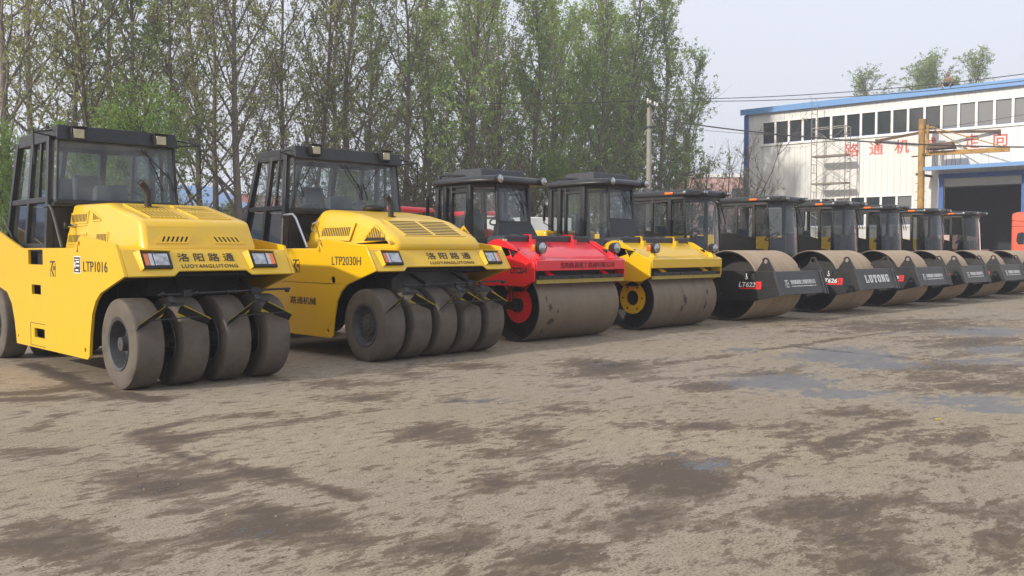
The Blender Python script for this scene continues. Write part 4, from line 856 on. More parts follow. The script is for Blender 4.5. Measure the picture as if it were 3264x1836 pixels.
    for x in ((-.36, .5) if not v2 else (-.42, .42)): m.box(x - .05, x + .05, ys - .035, ys + .035, zs - .03, zs + .045); m.bar((x, ys, zs), (x, -.02, 1.24), .04)
    for x in np.linspace(-Wt + .33, Wt - .02, 5): m.tube([(x - .02, ys, zs), (x + .02, ys, zs)], .026, 8)
    m.build('scraper_bar', BLK, root)
    cs = [(k - (nt_ - 1) / 2 + .5) * pitch + xs_ for k in (0, 2)] if not v2 else [(k - 2 + .5) * pitch + xs_ for k in (0, 2, 3)]
    for c in cs:
        sc = empty('tyre_scraper', (c, 0, 0)); sc.parent = root
        yb = -.52; m = MB(); m.box(-.1, .1, yb - .03, yb + .06, .965, .995); m.bar((0, yb + .02, .995), (0, ys, zs - .03), .07, .03); m.bar((-.31, yb - .06, .82), (.3, yb - .06, .84), .03, .012); m.build('bracket', BLK, sc)
        for s in (-1, 1):
            a, b = V(s * .08, yb, .97), V(s * .42, yb - .03, .79 if s > 0 else .76); dn = V(0, .09, -.085)
            m = MB(); m.hexa([a, b, b + dn, a + dn, a + V(0, -.012, .012), b + V(0, -.012, .012), b + dn + V(0, -.012, .012), a + dn + V(0, -.012, .012)]); m.build('scraper_plate', BLK, sc, smooth=0)
            m = MB(); e = V(0, -.014, .014); m.hexa([a + e * .5, b + e * .5, b + dn * .3 + e, a + dn * .3 + e, a + e * 1.6, b + e * 1.6, b + dn * .3 + e * 1.8, a + dn * .3 + e * 1.8])
            m.hexa([a + dn * 1.02, b + dn * 1.02, b + dn * 1.5, a + dn * 1.42, a + dn * 1.02 + e, b + dn * 1.02 + e, b + dn * 1.5 + e, a + dn * 1.42 + e]); m.build('scraper_edge', YSTR, sc, smooth=0)
    return root
tyre_roller(5.02, 10.58, 1.07, 4, .535, .34, (2.47, 4.42, 3.98, .90, .83), 'LTP1016', False, 'nearest yellow tyre roller with four smooth front tyres, lettered LTP1016 on its flank')
tyre_roller(8.82, 10.80, 1.32, 5, .487, .36, (2.18, 3.75, 3.28, 1.15, 1.06), 'LTP2030H', True, 'wider yellow tyre roller with five smooth front tyres and rounded hood, lettered LTP2030H')

# ================================================================== DOUBLE DRUM ROLLERS
def drum_mat_spots(name, spots, base=STEEL):
    """dusty drum with a few oily blotches of their own shape"""
    m = base.copy(); m.name = name; nt = m.node_tree; L = nt.links.new; p = nt.nodes['Principled BSDF']
    src = p.inputs['Base Color'].links[0].from_socket; tc = N(nt, 'ShaderNodeTexCoord')
    nz = N(nt, 'ShaderNodeTexNoise', Scale=9, Detail=6, Roughness=.7); L(tc.outputs['Object'], nz.inputs['Vector'])
    tot = None
    for (x, y, z), (sx, sy, sz) in spots:
        mp = N(nt, 'ShaderNodeMapping'); mp.vector_type = 'POINT'; mp.inputs['Scale'].default_value = (1 / sx, 1 / sy, 1 / sz); mp.inputs['Location'].default_value = (-x / sx, -y / sy, -z / sz); L(tc.outputs['Object'], mp.inputs[0])
        ln = N(nt, 'ShaderNodeVectorMath', operation='LENGTH'); L(mp.outputs[0], ln.inputs[0])
        r_ = N(nt, 'ShaderNodeMapRange'); r_.inputs[1].default_value = 0; r_.inputs[2].default_value = 1.3; r_.inputs[3].default_value = .62; r_.inputs[4].default_value = 0; L(ln.outputs['Value'], r_.inputs[0])
        if tot is None: tot = r_.outputs[0]
        else:
            mx = N(nt, 'ShaderNodeMath', operation='MAXIMUM'); L(tot, mx.inputs[0]); L(r_.outputs[0], mx.inputs[1]); tot = mx.outputs[0]
    ad = N(nt, 'ShaderNodeMath', operation='ADD'); L(tot, ad.inputs[0]); L(nz.outputs[0], ad.inputs[1])
    th = N(nt, 'ShaderNodeMapRange'); th.inputs[1].default_value = .78; th.inputs[2].default_value = .92; th.inputs[4].default_value = .9; L(ad.outputs[0], th.inputs[0])
    mx = N(nt, 'ShaderNodeMix', data_type='RGBA'); mx.inputs[7].default_value = (.035, .028, .024, 1); L(th.outputs[0], mx.inputs[0]); L(src, mx.inputs[6]); L(mx.outputs[2], p.inputs['Base Color'])
    return m

def drum(root, x0, x1, y, z, r, dm, hub=None, wall=.035, deep=.28):
    m = MB(); m.lathe([(x0, r - .008), (x0 + .012, r), (x1 - .012, r), (x1, r - .008)], (0, 0, 0), n=72)
    d = m.build('drum', dm, root, smooth=30, loc=(0, y, z))
    for a, sg in ((x0, 1), (x1, -1)):
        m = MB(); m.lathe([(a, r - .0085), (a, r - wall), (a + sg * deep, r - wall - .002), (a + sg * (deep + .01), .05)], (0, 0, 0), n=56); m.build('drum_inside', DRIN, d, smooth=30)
    return d

def dd_roller(cx, cy, paint, name, label, spots, model=None, firm=None, hubk='motor', W=1.22, dz=0.0, tall=0.0):
    root = empty('double_drum_roller', (cx, cy, 0), 0, label, 'road roller', 'double drum rollers')
    r, zc = .62, .62
    dm = drum_mat_spots(name + '_drum', spots)
    xi = W - .15
    for end in (0, 1):
        yy = 0 if end == 0 else 3.35
        fl = lambda y: y if end == 0 else 3.35 - y
        drum(root, -xi, xi, yy, zc, r, dm)
        prof = [(-.63, 1.08), (-.42, .985), (.26, .985), (.95, .95), (1.15, 1.1), (1.15, 1.62), (.62, 1.66), (.50, 1.735), (.46, 1.755), (.34, 1.795), (.24, 1.80), (.08, 1.76), (-.28, 1.57), (-.60, 1.415), (-.64, 1.36)]
        tri = [[(-.02, 1.60), (-.20, 1.585), (-.11, 1.45)]]
        for s in (-1, 1):
            m = MB(); m.plate([[(fl(y), z) for y, z in prof]] + [[(fl(y), z) for y, z in q] for q in tri], lambda a, b, t: (s * (W - .03 * t), a, b)); sp_ = m
            m = MB(); m.prism([(fl(-.02), 1.62), (fl(-.22), 1.62), (fl(-.22), 1.42), (fl(-.02), 1.42)], s * (W - .06), s * (W - .04)); m.build('plate_backing', DARK, root, smooth=0)
            m = MB()
            for y, z in ((-.3, 1.50), (-.53, 1.40), (-.55, 1.16), (.3, 1.7), (-.55, 1.3)): m.lathe([(s * W, .016), (s * (W + .012), .015), (s * (W + .013), .001)], (0, fl(y), z), n=8)
            sp_.add(m.v, m.f); sp_.build('side_plate', paint, root, bevel=.006)
        # front cross beam, slanted hood plate, tank
        m = MB(); wi = W - .033
        bm_ = [(-.66, 1.25), (-.66, 1.425), (-.60, 1.455), (-.42, 1.49), (-.36, 1.49), (-.36, 1.25)]
        m.prism([(fl(a), b) for a, b in bm_], -wi, wi); m.build('cross_beam', paint, root, bevel=.018, seg=3)
        m = MB(); m.prism([(fl(-.36), 1.44), (fl(-.30), 1.50), (fl(.16), 1.755), (fl(.42), 1.76), (fl(.42), 1.5)], -wi + .12, wi - .12); m.build('sloped_cover', paint, root, bevel=.015)
        for s in (-1, 1):
            m = MB(); m.bar((s * (wi - .06), fl(-.32), 1.49), (s * (wi - .06), fl(.18), 1.77), .03, .03); m.build('cover_rib', paint, root, smooth=0)
        m = MB(); m.prism([(-wi + .02, 1.70), (-wi + .03, 1.83), (-wi + .1, 1.868), (wi - .1, 1.868), (wi - .03, 1.83), (wi - .02, 1.70)], fl(.17), fl(.62), 'y'); t_ = m.build('water_tank', TANK, root, bevel=.03, seg=3)
        for x in (-.62, .42):
            m = MB(); m.lathe([(1.86, .12), (1.895, .12), (1.9, .1), (1.9, .001)], (x, fl(.4), 0), 'z', 20); m.build('tank_cap', TANK, t_)
        e = -1 if end == 0 else 1
        for x in (-.52, .60):
            m = MB(); m.bar((x, fl(.13), 1.775), (x, fl(.155), 1.89), .05, .02); m.bar((x, fl(.16), 1.885), (x, fl(.6), 1.89), .05, .012); m.box(x - .045, x + .045, *sorted((fl(.06), fl(.14))), 1.70, 1.80); m.build('tank_strap', paint, root, smooth=0)
        # scraper: black bar on brackets with a yellow strip
        m = MB(); m.box(-wi + .06, wi - .06, *sorted((fl(-.655), fl(-.625))), 1.105, 1.165)
        for x in np.linspace(-wi + .15, wi - .15, 9): m.lathe([(fl(-.655), .016), (fl(-.655) + e * .012, .014), (fl(-.655) + e * .013, .001)], (x, 0, 1.135), 'y', 6)
        m.build('scraper_bar', BLK, root, smooth=0)
        m = MB(); m.box(-wi + .03, wi - .01, *sorted((fl(-.638), fl(-.61))), 1.03, 1.10); m.build('scraper_strip', YGRN, root, smooth=0)
        for x in (-.78, .68):
            m = MB(); m.hexa([(x - .06, fl(-.62), 1.17), (x + .1, fl(-.62), 1.17), (x + .1, fl(-.58), 1.17), (x - .06, fl(-.58), 1.17), (x - .06, fl(-.5), 1.26), (x + .02, fl(-.5), 1.26), (x + .02, fl(-.46), 1.26), (x - .06, fl(-.46), 1.26)]); m.build('scraper_bracket', paint, root, smooth=0)
        m = MB(); m.box(-wi + .02, wi - .02, *sorted((fl(-.40), fl(-.37))), 1.1, 1.25); m.build('spray_shield', DRIN, root, smooth=0)
        for s in (-1, 1):   # hub plates inside the drum ends
            xh = s * (xi - .12); m = MB(); m.lathe([(xh, .32), (xh + s * .02, .32), (xh + s * .02, .15 if hubk == 'ring' else .05), (xh, .15 if hubk == 'ring' else .05)], (0, yy, zc + .02), n=40)
            m.prism([(fl(-.12), zc + .25), (fl(.25), zc + .25), (fl(.5), 1.05), (fl(-.35), 1.05)], xh, xh + s * .02)
            hb = m.build('hub_plate', paint, root)
            m = MB()
            if hubk == 'motor':
                m.lathe([(xh + s * .02, .13), (xh + s * .09, .12), (xh + s * .09, .07), (xh + s * .16, .06), (xh + s * .16, .001)], (0, yy + .0, zc + .02), n=16); m.box(*sorted((xh + s * .03, xh + s * .13)), yy - .05, yy + .2, zc - .06, zc + .08)
                for q in (.08, .16): m.tube([(xh + s * .08, yy + q, zc + .05), (xh + s * .1, yy + q - .03, zc + .2), (xh + s * .06, yy + q + .05, zc + .36)], .014, 6)
                m.build('drum_motor', BLK, hb)
            else:
                for k in range(6): a = k * 1.047; m.lathe([(xh + s * .02, .02), (xh + s * .03, .018), (xh + s * .031, .001)], (0, yy + .24 * math.cos(a), zc + .02 + .24 * math.sin(a)), n=8)
                m.build('hub_bolts', BLK, hb)
    # headlights on stalks
    for x in (-1.0, 1.0):
        x_ = x * W / 1.22
        m = MB(); m.bar((x_, -.5, 1.47), (x_, -.5, 1.56), .05, .05); m.hexa([(x_ - .08, -.62, 1.45), (x_ + .08, -.62, 1.45), (x_ + .08, -.48, 1.47), (x_ - .08, -.48, 1.47), (x_ - .03, -.55, 1.55), (x_ + .03, -.55, 1.55), (x_ + .03, -.48, 1.55), (x_ - .03, -.48, 1.55)]); m.build('lamp_bracket', paint, root)
        l = round_lamp(root, (x_, -.62, 1.645), .105, .16, 'headlight')
        m = MB(); s = -1 if x < 0 else 1; m.box(*sorted((x_ + s * .09, x_ + s * .145)), -.56, -.47, 1.58, 1.70); m.build('indicator', AMB, l, bevel=.015)
    if model: fit_text(model, .40, .11, INK, root, (-W - .001, -.06, 1.20), (0, -1, 0), (0, 0, 1), offset=.035)
    if firm: fit_text(firm, 1.46, .10, INKR, root, (.13, -.663, 1.29), (1, 0, 0), (0, 0, 1), align='CENTER', offset=.0)
    if firm: emblem(INKR, root, (-.26, .045 - .075, 1.58 + .075), (1, 0, 0), (0, .46, .255), .22, False)
    m = MB(); m.box(-wi + .0, -wi + .09, .15, .17, 1.70, 1.8); m.build('warning_label', mat('label_white_' + name, (.75, .72, .5), .5), root)
    m = MB(); m.box(-.55, .55, 1.0, 2.35, .45, 1.5); m.build('articulated_frame', DARK, root, smooth=0)
    m = MB(); m.box(-.85, .85, 2.55, 3.7, 1.45, 2.05); m.build('engine_cover', paint, root, bevel=.06, seg=3)
    # cab: plan outline, half width .72
    Z = lambda z: z + tall
    plan = [(-.42, 1.08), (.42, 1.08), (.73, 1.55), (.73, 2.25), (.62, 2.62), (-.62, 2.62), (-.73, 2.25), (-.73, 1.55)]
    plant_ = [(x * .985, y + (.07 if y < 1.2 else 0)) for x, y in plan]
    z0, z1 = 1.62, Z(2.86)
    m = MB()
    for i, (p, q) in enumerate(zip(plan, plant_)): m.bar((p[0], p[1], z0), (q[0], q[1], z1), .06 if i in (0, 1) else .09, .06 if i in (0, 1) else .1)
    for zz, pl in ((z0 + .02, plan), (z1 - .03, plant_)):
        for i in range(8): a, b = pl[i], pl[(i + 1) % 8]; m.bar((a[0], a[1], zz), (b[0], b[1], zz), .05, .07)
    a, b = plan[0], plan[1]; zw = Z(2.13); m.bar((a[0], a[1] + .02, zw), (b[0], b[1] + .02, zw), .05, .06)
    for s in (-1, 1): m.bar((s * .73, 2.07, z0), (s * .72, 2.07, z1), .07, .06); m.bar((s * .73, 1.62, z0), (s * .72, 1.62, z1), .05, .05); m.bar((s * .74, 1.6, Z(2.72)), (s * .74, 2.08, Z(2.72)), .03, .05)
    m.build('cab_frame', CABB, root, bevel=.008)
    m = MB(); m.hexa([(-.55, .98, 1.86), (.55, .98, 1.86), (.55, 1.06, 1.86), (-.55, 1.06, 1.86), (-.43, 1.06, zw), (.43, 1.06, zw), (.43, 1.10, zw), (-.43, 1.10, zw)]); m.box(-.6, .6, 1.0, 2.6, 1.52, 1.61); m.build('cab_front_panel', BLK, root, bevel=.01)
    for i in range(8):
        a, b, c, d = plan[i], plan[(i + 1) % 8], plant_[(i + 1) % 8], plant_[i]
        zb = zw + .03 if i == 0 else z0 + .05; f = lambda p: (p[0] * .975, p[1] + (.02 if p[1] < 1.2 else 0))
        a, b, c, d = map(f, (a, b, c, d)); q = MB(); q.pane((*a, zb), (*b, zb), (*c, z1 - .06), (*d, z1 - .06)); q.build('windscreen' if i == 0 else 'window_pane', GLS if i == 0 else GLSC, root, smooth=0)
    rp = [(-.62, .92), (.62, .92), (.84, 1.2), (.84, 2.45), (.66, 2.75), (-.66, 2.75), (-.84, 2.45), (-.84, 1.2)]
    m = MB(); m.loft([[(x, y, z1) for x, y in rp], [(x * 1.02, (y - 1.8) * 1.02 + 1.8, z1 + .05) for x, y in rp], [(x * .97, (y - 1.8) * .97 + 1.8, z1 + .11) for x, y in rp], [(x * .84, (y - 1.8) * .86 + 1.8, z1 + .145) for x, y in rp]]); rf = m.build('roof', CABB, root, bevel=.03, seg=3, smooth=60)
    m = MB(); m.hexa([(-.62, 1.35, z1 + .14), (.62, 1.35, z1 + .14), (.62, 2.3, z1 + .14), (-.62, 2.3, z1 + .14), (-.56, 1.42, z1 + .30), (.56, 1.42, z1 + .30), (.56, 2.2, z1 + .30), (-.56, 2.2, z1 + .30)]); ac = m.build('air_conditioner', TANK, root, bevel=.03, seg=3)
    m = MB()
    for x in np.linspace(-.4, .4, 5): m.bar((x, 1.43, z1 + .303), (x, 2.15, z1 + .303), .035, .012)
    m.build('cover_ribs', TANK, ac, smooth=0)
    m = MB(); m.tube([(-.75, 2.4, z1 + .12), (-.75, 2.35, z1 + .19), (-.68, 2.1, z1 + .19), (-.5, 1.5, z1 + .15), (.2, 1.28, z1 + .16)], .018, 6); m.build('roof_hose', BLK, root)
    for x in (-.58, .58): round_lamp(root, (x, .86, z1 + .07), .088, .12, 'roof_lamp')
    m = MB(); m.tube([(-.8, 2.4, z1), (-1.0, 2.45, z1 - .1), (-1.02, 2.45, 2.2), (-.86, 2.35, 2.1)], .016, 6); m.build('mirror_arm', BLK, root); m = MB(); m.tube([(-.78, 1.58, 2.3), (-.82, 1.57, 2.25), (-.82, 1.57, 1.9)], .014, 6); m.build('handrail', BLK, root); m = MB(); m.tube([(.8, 2.4, z1), (1.0, 2.45, z1 - .1), (1.02, 2.45, 2.2), (.86, 2.35, 2.1)], .016, 6); m.build('mirror_arm', BLK, root)
    m = MB(); m.box(-1.07, -.99, 2.42, 2.46, 2.25, 2.6); m.build('mirror', BLK, root, bevel=.02)
    for x0, x1 in ((-.05, .2), (.1, .3)):
        m = MB(); m.tube([(x0, 1.12, z1 - .05), (x1, 1.08, z1 - .4)], .009, 5); m.bar((x1 - .02, 1.07, z1 - .3), (x1 + .04, 1.055, z1 - .58), .016, .012); m.build('wiper', BLK, root)
    seat(root, 0, 1.95, 1.72); steering(root, 0, 1.5, 2.2)
    return root
FIRM = '洛阳路通重工机械有限公司'
dd_roller(12.22, 11.37, RED, 'red', 'red double drum roller with dusty steel drum and black cab, lettered LTC214', [((-.80, -.55, -.0), (.10, .5, .12)), ((-.75, -.6, -.25), (.16, .5, .10)), ((-.88, -.5, .14), (.05, .5, .10)), ((-.85, -.5, -.42), (.05, .5, .08)), ((-.6, -.6, -.08), (.05, .4, .04))], 'LTC214', FIRM)
dd_roller(15.55, 11.43, YEL, 'yellow', 'yellow double drum roller with black cab parked beside the red one', [((-.05, -.6, -.02), (.10, .4, .16)), ((-.12, -.6, -.2), (.08, .4, .1)), ((.75, -.6, .1), (.05, .4, .1)), ((.7, -.6, -.15), (.06, .4, .18))], None, None, 'ring', 1.25, 0, .13)

# ================================================================== SINGLE DRUM ROLLERS
def sd_base():
    root = empty('single_drum_roller', (0, 0, 0))
    W = 1.10; r = .80
    drum(root, -1.02, 1.02, 0, r, r, STEELW, deep=.5)
    prof = [(-1.20, 1.14), (.9, 1.14), (1.45, 1.05), (1.45, .55), (.9, .50), (-.78, .48), (-1.38, .62)]
    for s in (-1, 1):
        holes = [[(-.72 + .07 * math.cos(k * math.pi / 8), 1.02 + .07 * math.sin(k * math.pi / 8)) for k in range(16)]]
        m = MB(); m.plate([prof] + holes, lambda a, b, t: (s * (W - .05 * t), a, b)); sp_ = m
        m = MB(); lug = [(-.80, 1.142), (-.95, 1.36)] + [(-1.02 + .085 * math.cos(a), 1.36 + .085 * math.sin(a)) for a in np.linspace(.3, 2.85, 8)] + [(-1.24, 1.142)]
        hl = [(-1.02 + .05 * math.cos(k * math.pi / 8), 1.355 + .05 * math.sin(k * math.pi / 8)) for k in range(16)]
        m.plate([lug, hl], lambda a, b, t: (s * (W - .005 - .045 * t), a, b)); m.build('lifting_lug', BLK, root, bevel=.006)
        m = MB(); rnd = random.Random(3)
        for y in (-1.02, -1.12):
            for z in (.72, .82, .92, 1.02): m.lathe([(s * W, .018), (s * (W + .014), .016), (s * (W + .015), .001)], (0, y - (z - .62) * -.1, z), n=6)
        for y, z in ((-.86, .68), (-.3, .6), (.1, .62)): m.lathe([(s * W, .02), (s * (W + .016), .018), (s * (W + .017), .001)], (0, y, z), n=6)
        sp_.add(m.v, m.f); sp_.build('side_plate', BLK, root, bevel=.006)
    m = MB(); wi = W - .052; m.hexa([(-wi, -1.385, .62), (wi, -1.385, .62), (wi, -1.1, .64), (-wi, -1.1, .64), (-wi, -1.205, 1.13), (wi, -1.205, 1.13), (wi, -1.02, 1.13), (-wi, -1.02, 1.13)]); m.build('front_beam', GREYM, root, bevel=.012)
    for s in (-1, 1):
        m = MB(); m.bar((s * (W - .025), -1.225, 1.15), (s * (W - .025), -1.405, .60), .05, .03)
        if s > 0: m.bar((W - .12, -1.225, 1.14), (W - .12, -1.40, .60), .04, .03)
        m.build('beam_edge_flange', GREYM, root, smooth=0)
    m = MB(); m.box(-wi, wi, 1.05, 1.4, .6, 1.05); m.box(-.45, .45, 1.35, 2.0, .5, .95); m.build('rear_beam', BLK, root, smooth=0)
    m = MB()
    for k in range(5): m.tube([(-.5 + k * .25, 1.0, .9), (-.5 + k * .25, .95, 1.2 + .05 * k), (-.3 + k * .22, 1.2, 1.3), (-.2 + k * .1, 1.5, 1.0)], .02, 6)
    for k in range(3): m.tube([(.95, -.3 + k * .05, 1.1), (.98, -.5 + k * .07, 1.26 + .03 * k), (.98, -.75 + k * .05, 1.2)], .018, 6)
    m.build('hydraulic_hoses', BLK, root)
    # cab
    z0, zr = 1.25, 2.90
    plan = [(-.78, 2.95), (-.78, 2.28), (-.78, 1.76), (-.74, 1.38), (-.42, 1.16), (0, 1.10), (.42, 1.16), (.74, 1.38), (.78, 1.76), (.78, 2.28), (.78, 2.95)]
    low = [(x * .97, y - (.10 if y < 1.5 else 0)) for x, y in plan]; n = len(plan)
    m = MB()
    for i in (0, 2, 8, 10): m.bar((*low[i], z0), (*plan[i], zr), .075, .085)
    for i in (3, 7): m.bar((*low[i], z0), (*plan[i], zr), .035, .035)
    for z, pl in ((z0, low), (zr - .03, plan)):
        for i in range(n - 1): m.bar((*pl[i], z), (*pl[i + 1], z), .06, .08)
        m.bar((*pl[-1], z), (*pl[0], z), .06, .08)
    for s in (-1,): m.bar((s * .785, 2.28, 2.02), (s * .785, 2.28, zr), .06, .06); m.bar((s * .785, 2.95, 2.12), (s * .785, 2.28, 2.04), .05, .06); m.bar((s * .785, 2.28, 2.04), (s * .785, 1.76, 1.92), .05, .06); m.bar((s * .785, 2.9, zr - .12), (s * .785, 1.76, zr - .1), .05, .05)
    m.bar((-.75, 2.95, 1.45), (.75, 2.95, 1.45), .06, .06); m.build('cab_frame', CABB, root, bevel=.006)
    m = MB()
    m.prism([(2.95, z0), (2.95, 2.11), (2.28, 2.03), (1.76, 1.91), (1.76, z0)], -.785, -.76); m.prism([(2.95, z0), (2.95, 1.42), (1.76, 1.36), (1.76, z0)], .76, .785)
    m.box(-.74, .74, 2.9, 2.94, z0, 1.42); m.box(-.76, .76, 1.2, 2.94, z0 - .12, z0 + .02); m.box(-.55, .55, 1.2, 2.9, .9, z0 - .13); m.build('cab_lower_panel', CABB, root, smooth=0)
    def wp(i, j, za, zb, nm, mt, za2=None):
        q = MB(); f = lambda i, z: Vector((*[low[i][k] + (plan[i][k] - low[i][k]) * (z - z0) / (zr - z0) for k in (0, 1)], z)) * 1.0
        q.pane(f(i, za), f(j, za2 or za), f(j, zb), f(i, zb)); return q.build(nm, mt, root, smooth=0)
    wp(0, 1, 2.14, 2.78, 'window_pane', GLSD, 2.06); wp(9, 10, 1.45, 2.78, 'window_pane', GLSC); wp(8, 9, 1.42, 2.78, 'window_pane', GLSC)
    wp(2, 3, z0 + .05, 2.84, 'quarter_pane', GLSD); wp(7, 8, z0 + .05, 2.84, 'quarter_pane', GLSC)
    q = MB(); L0, L1 = [], []
    for i in range(3, 8):
        L0.append((*low[i], z0 + .05)); L1.append((*plan[i], 2.86))
    m = MB(); vs = L0 + L1; m.add(vs, [(k, k + 1, 6 + k, 5 + k) for k in range(4)]); ws = m.build('windscreen', GLSW, root, smooth=60)
    q = MB(); q.pane((-.72, 2.96, 1.49), (.72, 2.96, 1.49), (.72, 2.96, 2.84), (-.72, 2.96, 2.84)); q.build('rear_window', GLSC, root, smooth=0)
    rp = [(-.55, 1.02), (.55, 1.02), (.83, 1.25), (.85, 1.7), (.85, 2.95), (.75, 3.08), (-.75, 3.08), (-.85, 2.95), (-.85, 1.7), (-.83, 1.25)]
    m = MB(); m.loft([[(x * .98, y, zr) for x, y in rp], [(x, y, zr + .04) for x, y in rp], [(x * .99, y, zr + .11) for x, y in rp], [(x * .9, 2 + (y - 2) * .94, zr + .16) for x, y in rp]]); m.build('roof', CABB, root, bevel=.025, seg=3, smooth=60)
    for x in (-.5, .5):
        m = MB(); m.box(x - .1, x + .1, .93, 1.12, zr + .03, zr + .15); l = m.build('roof_lamp', BLK, root, bevel=.03, seg=3)
        m = MB()
        for dx in (-.05, .05): m.lathe([(.925, .045), (.915, .03), (.91, .001)], (x + dx, 0, zr + .085), 'y', 14)
        m.build('lens', LENS, l)
    for s in (-1, 1):
        m = MB(); m.box(*sorted((s * .835, s * .875)), 1.62, 1.86, zr + .045, zr + .105); m.build('indicator', AMB, root, bevel=.012)
        m = MB(); m.lathe([(s * .84, .045), (s * .87, .03), (s * .875, .001)], (0, 1.3, zr + .08), 'x', 12); m.build('side_marker_lamp', LENS, root)
        m = MB(); m.tube([(s * .80, 1.7, 2.78), (s * 1.0, 1.45, 2.76), (s * 1.0, 1.42, 2.6)], .012, 6); m.build('mirror_bracket', BLK, root)
    for x in (.12, .3):
        m = MB(); m.tube([(x, 1.09, 2.86), (x + .16, 1.08, 2.55)], .01, 5); m.bar((x + .12, 1.08, 2.66), (x + .26, 1.05, 2.25), .018, .014); m.build('wiper', BLK, root)
    seat(root, .05, 2.3, 1.5); steering(root, .05, 1.7, 1.98)
    m = MB(); m.bar((-.84, 2.35, 2.3), (-.8, 2.35, 2.34), .05, .03); m.build('door_handle', CHROME, root)
    # rear body
    m = MB(); m.prism([(2.0, .55), (5.2, .75), (5.35, 1.1), (5.3, 1.75), (4.9, 2.02), (3.1, 2.05), (3.05, 1.2), (2.0, 1.1)], -.62, .62); m.build('engine_hood', YEL, root, bevel=.05, seg=3)
    m = MB(); m.tube([(.45, 3.3, 2.0), (.45, 3.3, 2.14)], .07, 14); m.tube([(.45, 3.3, 2.141), (.45, 3.3, 2.2)], .085, 14); m.build('air_filter', WHT, root)
    for s in (-1, 1): tyre_wheel(root, s * .82, 3.15, .78, .5, .36, s, full=False)
    return root
def slab_letters(root, org, xd, ud):
    """heavy slab serif capitals L U T O N G built from strokes"""
    S = {'L': [(.1, .4, 0, 1), (0, .52, .86, 1), (0, .95, 0, .15), (.76, .95, 0, .42)], 'U': [(.08, .34, .18, 1), (.66, .9, .18, 1), (0, .44, .87, 1), (.56, 1, .87, 1), (.18, .8, 0, .2)],
         'T': [(.36, .64, 0, 1), (0, 1, .84, 1), (0, .16, .58, 1), (.84, 1, .58, 1), (.22, .78, 0, .14)], 'O': [(.05, .33, .15, .85), (.67, .95, .15, .85), (.2, .8, 0, .19), (.2, .8, .81, 1)],
         'N': [(.1, .3, 0, 1), (.72, .9, 0, 1), (0, .42, 0, .13), (0, .34, .87, 1), (.6, 1, .87, 1)], 'G': [(.05, .33, .15, .85), (.2, .82, 0, .19), (.2, .78, .81, 1), (.7, .95, .58, 1), (.68, .95, 0, .42), (.5, 1, .36, .48)]}
    m = MB(); og = Vector(org); nd = Vector(xd).cross(Vector(ud)); k = 0
    for i, ch in enumerate('LUTONG'):
        ps = [rect(a, b, c, d) for a, b, c, d in S[ch]] + ([[(.12, 1), (.36, 1), (.9, 0), (.68, 0)]] if ch == 'N' else [])
        for p in ps:
            k += 1; m.plate([[(i * .228 + a * .178, b * .195) for a, b in p]], lambda a, b, t: og + Vector(xd) * a + Vector(ud) * b + nd * t * (.004 + .0004 * (k % 7)))
    return m.build('lettering', WHT, root, smooth=0)
SDX = [(19.0, '622S', 0), (22.85, '626S', 1), (26.45, '620S', 0), (29.65, '620S', 0), (33.05, '620S', 0), (36.6, '620S', 0)]
SDL = ['black and yellow single drum roller beside the yellow double drum one, lettered LT622S', 'single drum roller with LUTONG lettered across its front beam', 'single drum roller lettered 620S, standing next beyond the LUTONG one', 'single drum roller, fourth in the line of black ones', 'single drum roller, fifth in the line of black ones', 'farthest single drum roller, cut by the right edge of the photo']
first = sd_base()
sds = [first] + [copy_tree(first) for _ in SDX[1:]]
for i, (o, (x, mdl, big)) in enumerate(zip(sds, SDX)):
    o.location = (x, 11.42 - .03 * i, 0); o.rotation_euler.z = R((0, .5, -.6, .7, -.3, .4)[i]); tag(o, SDL[i], 'road roller', 'single drum rollers')
    if i == 1: o.scale = (1.06, 1, 1.0)
    bx, bn = Vector((1, 0, 0)), Vector((0, .18, .51)).normalized(); of = Vector((0, -1.387, .62))
    if big: slab_letters(o, of + bn * .18 + V(-.66, -.003, 0), bx, bn)
    else:
        emblem(WHT, o, of + bn * .17 + V(-.74, -.003, 0), bx, bn, .17)
        fit_text(FIRM, 1.12, .105, WHT, o, of + bn * .235 + V(-.48, -.003, 0), bx, bn, offset=.004)
        fit_text('LUOYANG LUTONG HEAVY INDUSTRY MACHINERY CO.,LTD', 1.12, .028, WHT, o, of + bn * .175 + V(-.48, -.003, 0), bx, bn)
    X0 = -1.103
    flat([[(0, 0), (.54, 0), (.55, .03), (.01, .03)], [(.42, .03), (.55, .03), (.56, .17), (.425, .17)]], REDL, o, (X0, -.38, .74), (0, -1, 0), (0, 0, 1), 'red_badge')
    fit_text('LT' + mdl[:3], .42, .11, WHT, o, (X0 - .003, -.37, .785), (0, -1, 0), (0, 0, 1), offset=.02, shear=.2); fit_text(mdl[3:], .08, .10, mat('dull_red_letter', (.35, .02, .02), .5) if i == 0 else bpy.data.materials['dull_red_letter'], o, (X0 - .005, -.82, .785), (0, -1, 0), (0, 0, 1), offset=.02)
    hook_mark(WHT, o, (X0, -.52, .95), (0, -1, 0), (0, 0, 1), .11)
    # an open front side window on the two nearest: an opened door leaf with a mirror
    if i == 1:
        m = MB(); m.box(-1.02, -.99, 1.3, 1.58, 2.3, 2.68); m.build('mirror', BLK, o, bevel=.03)

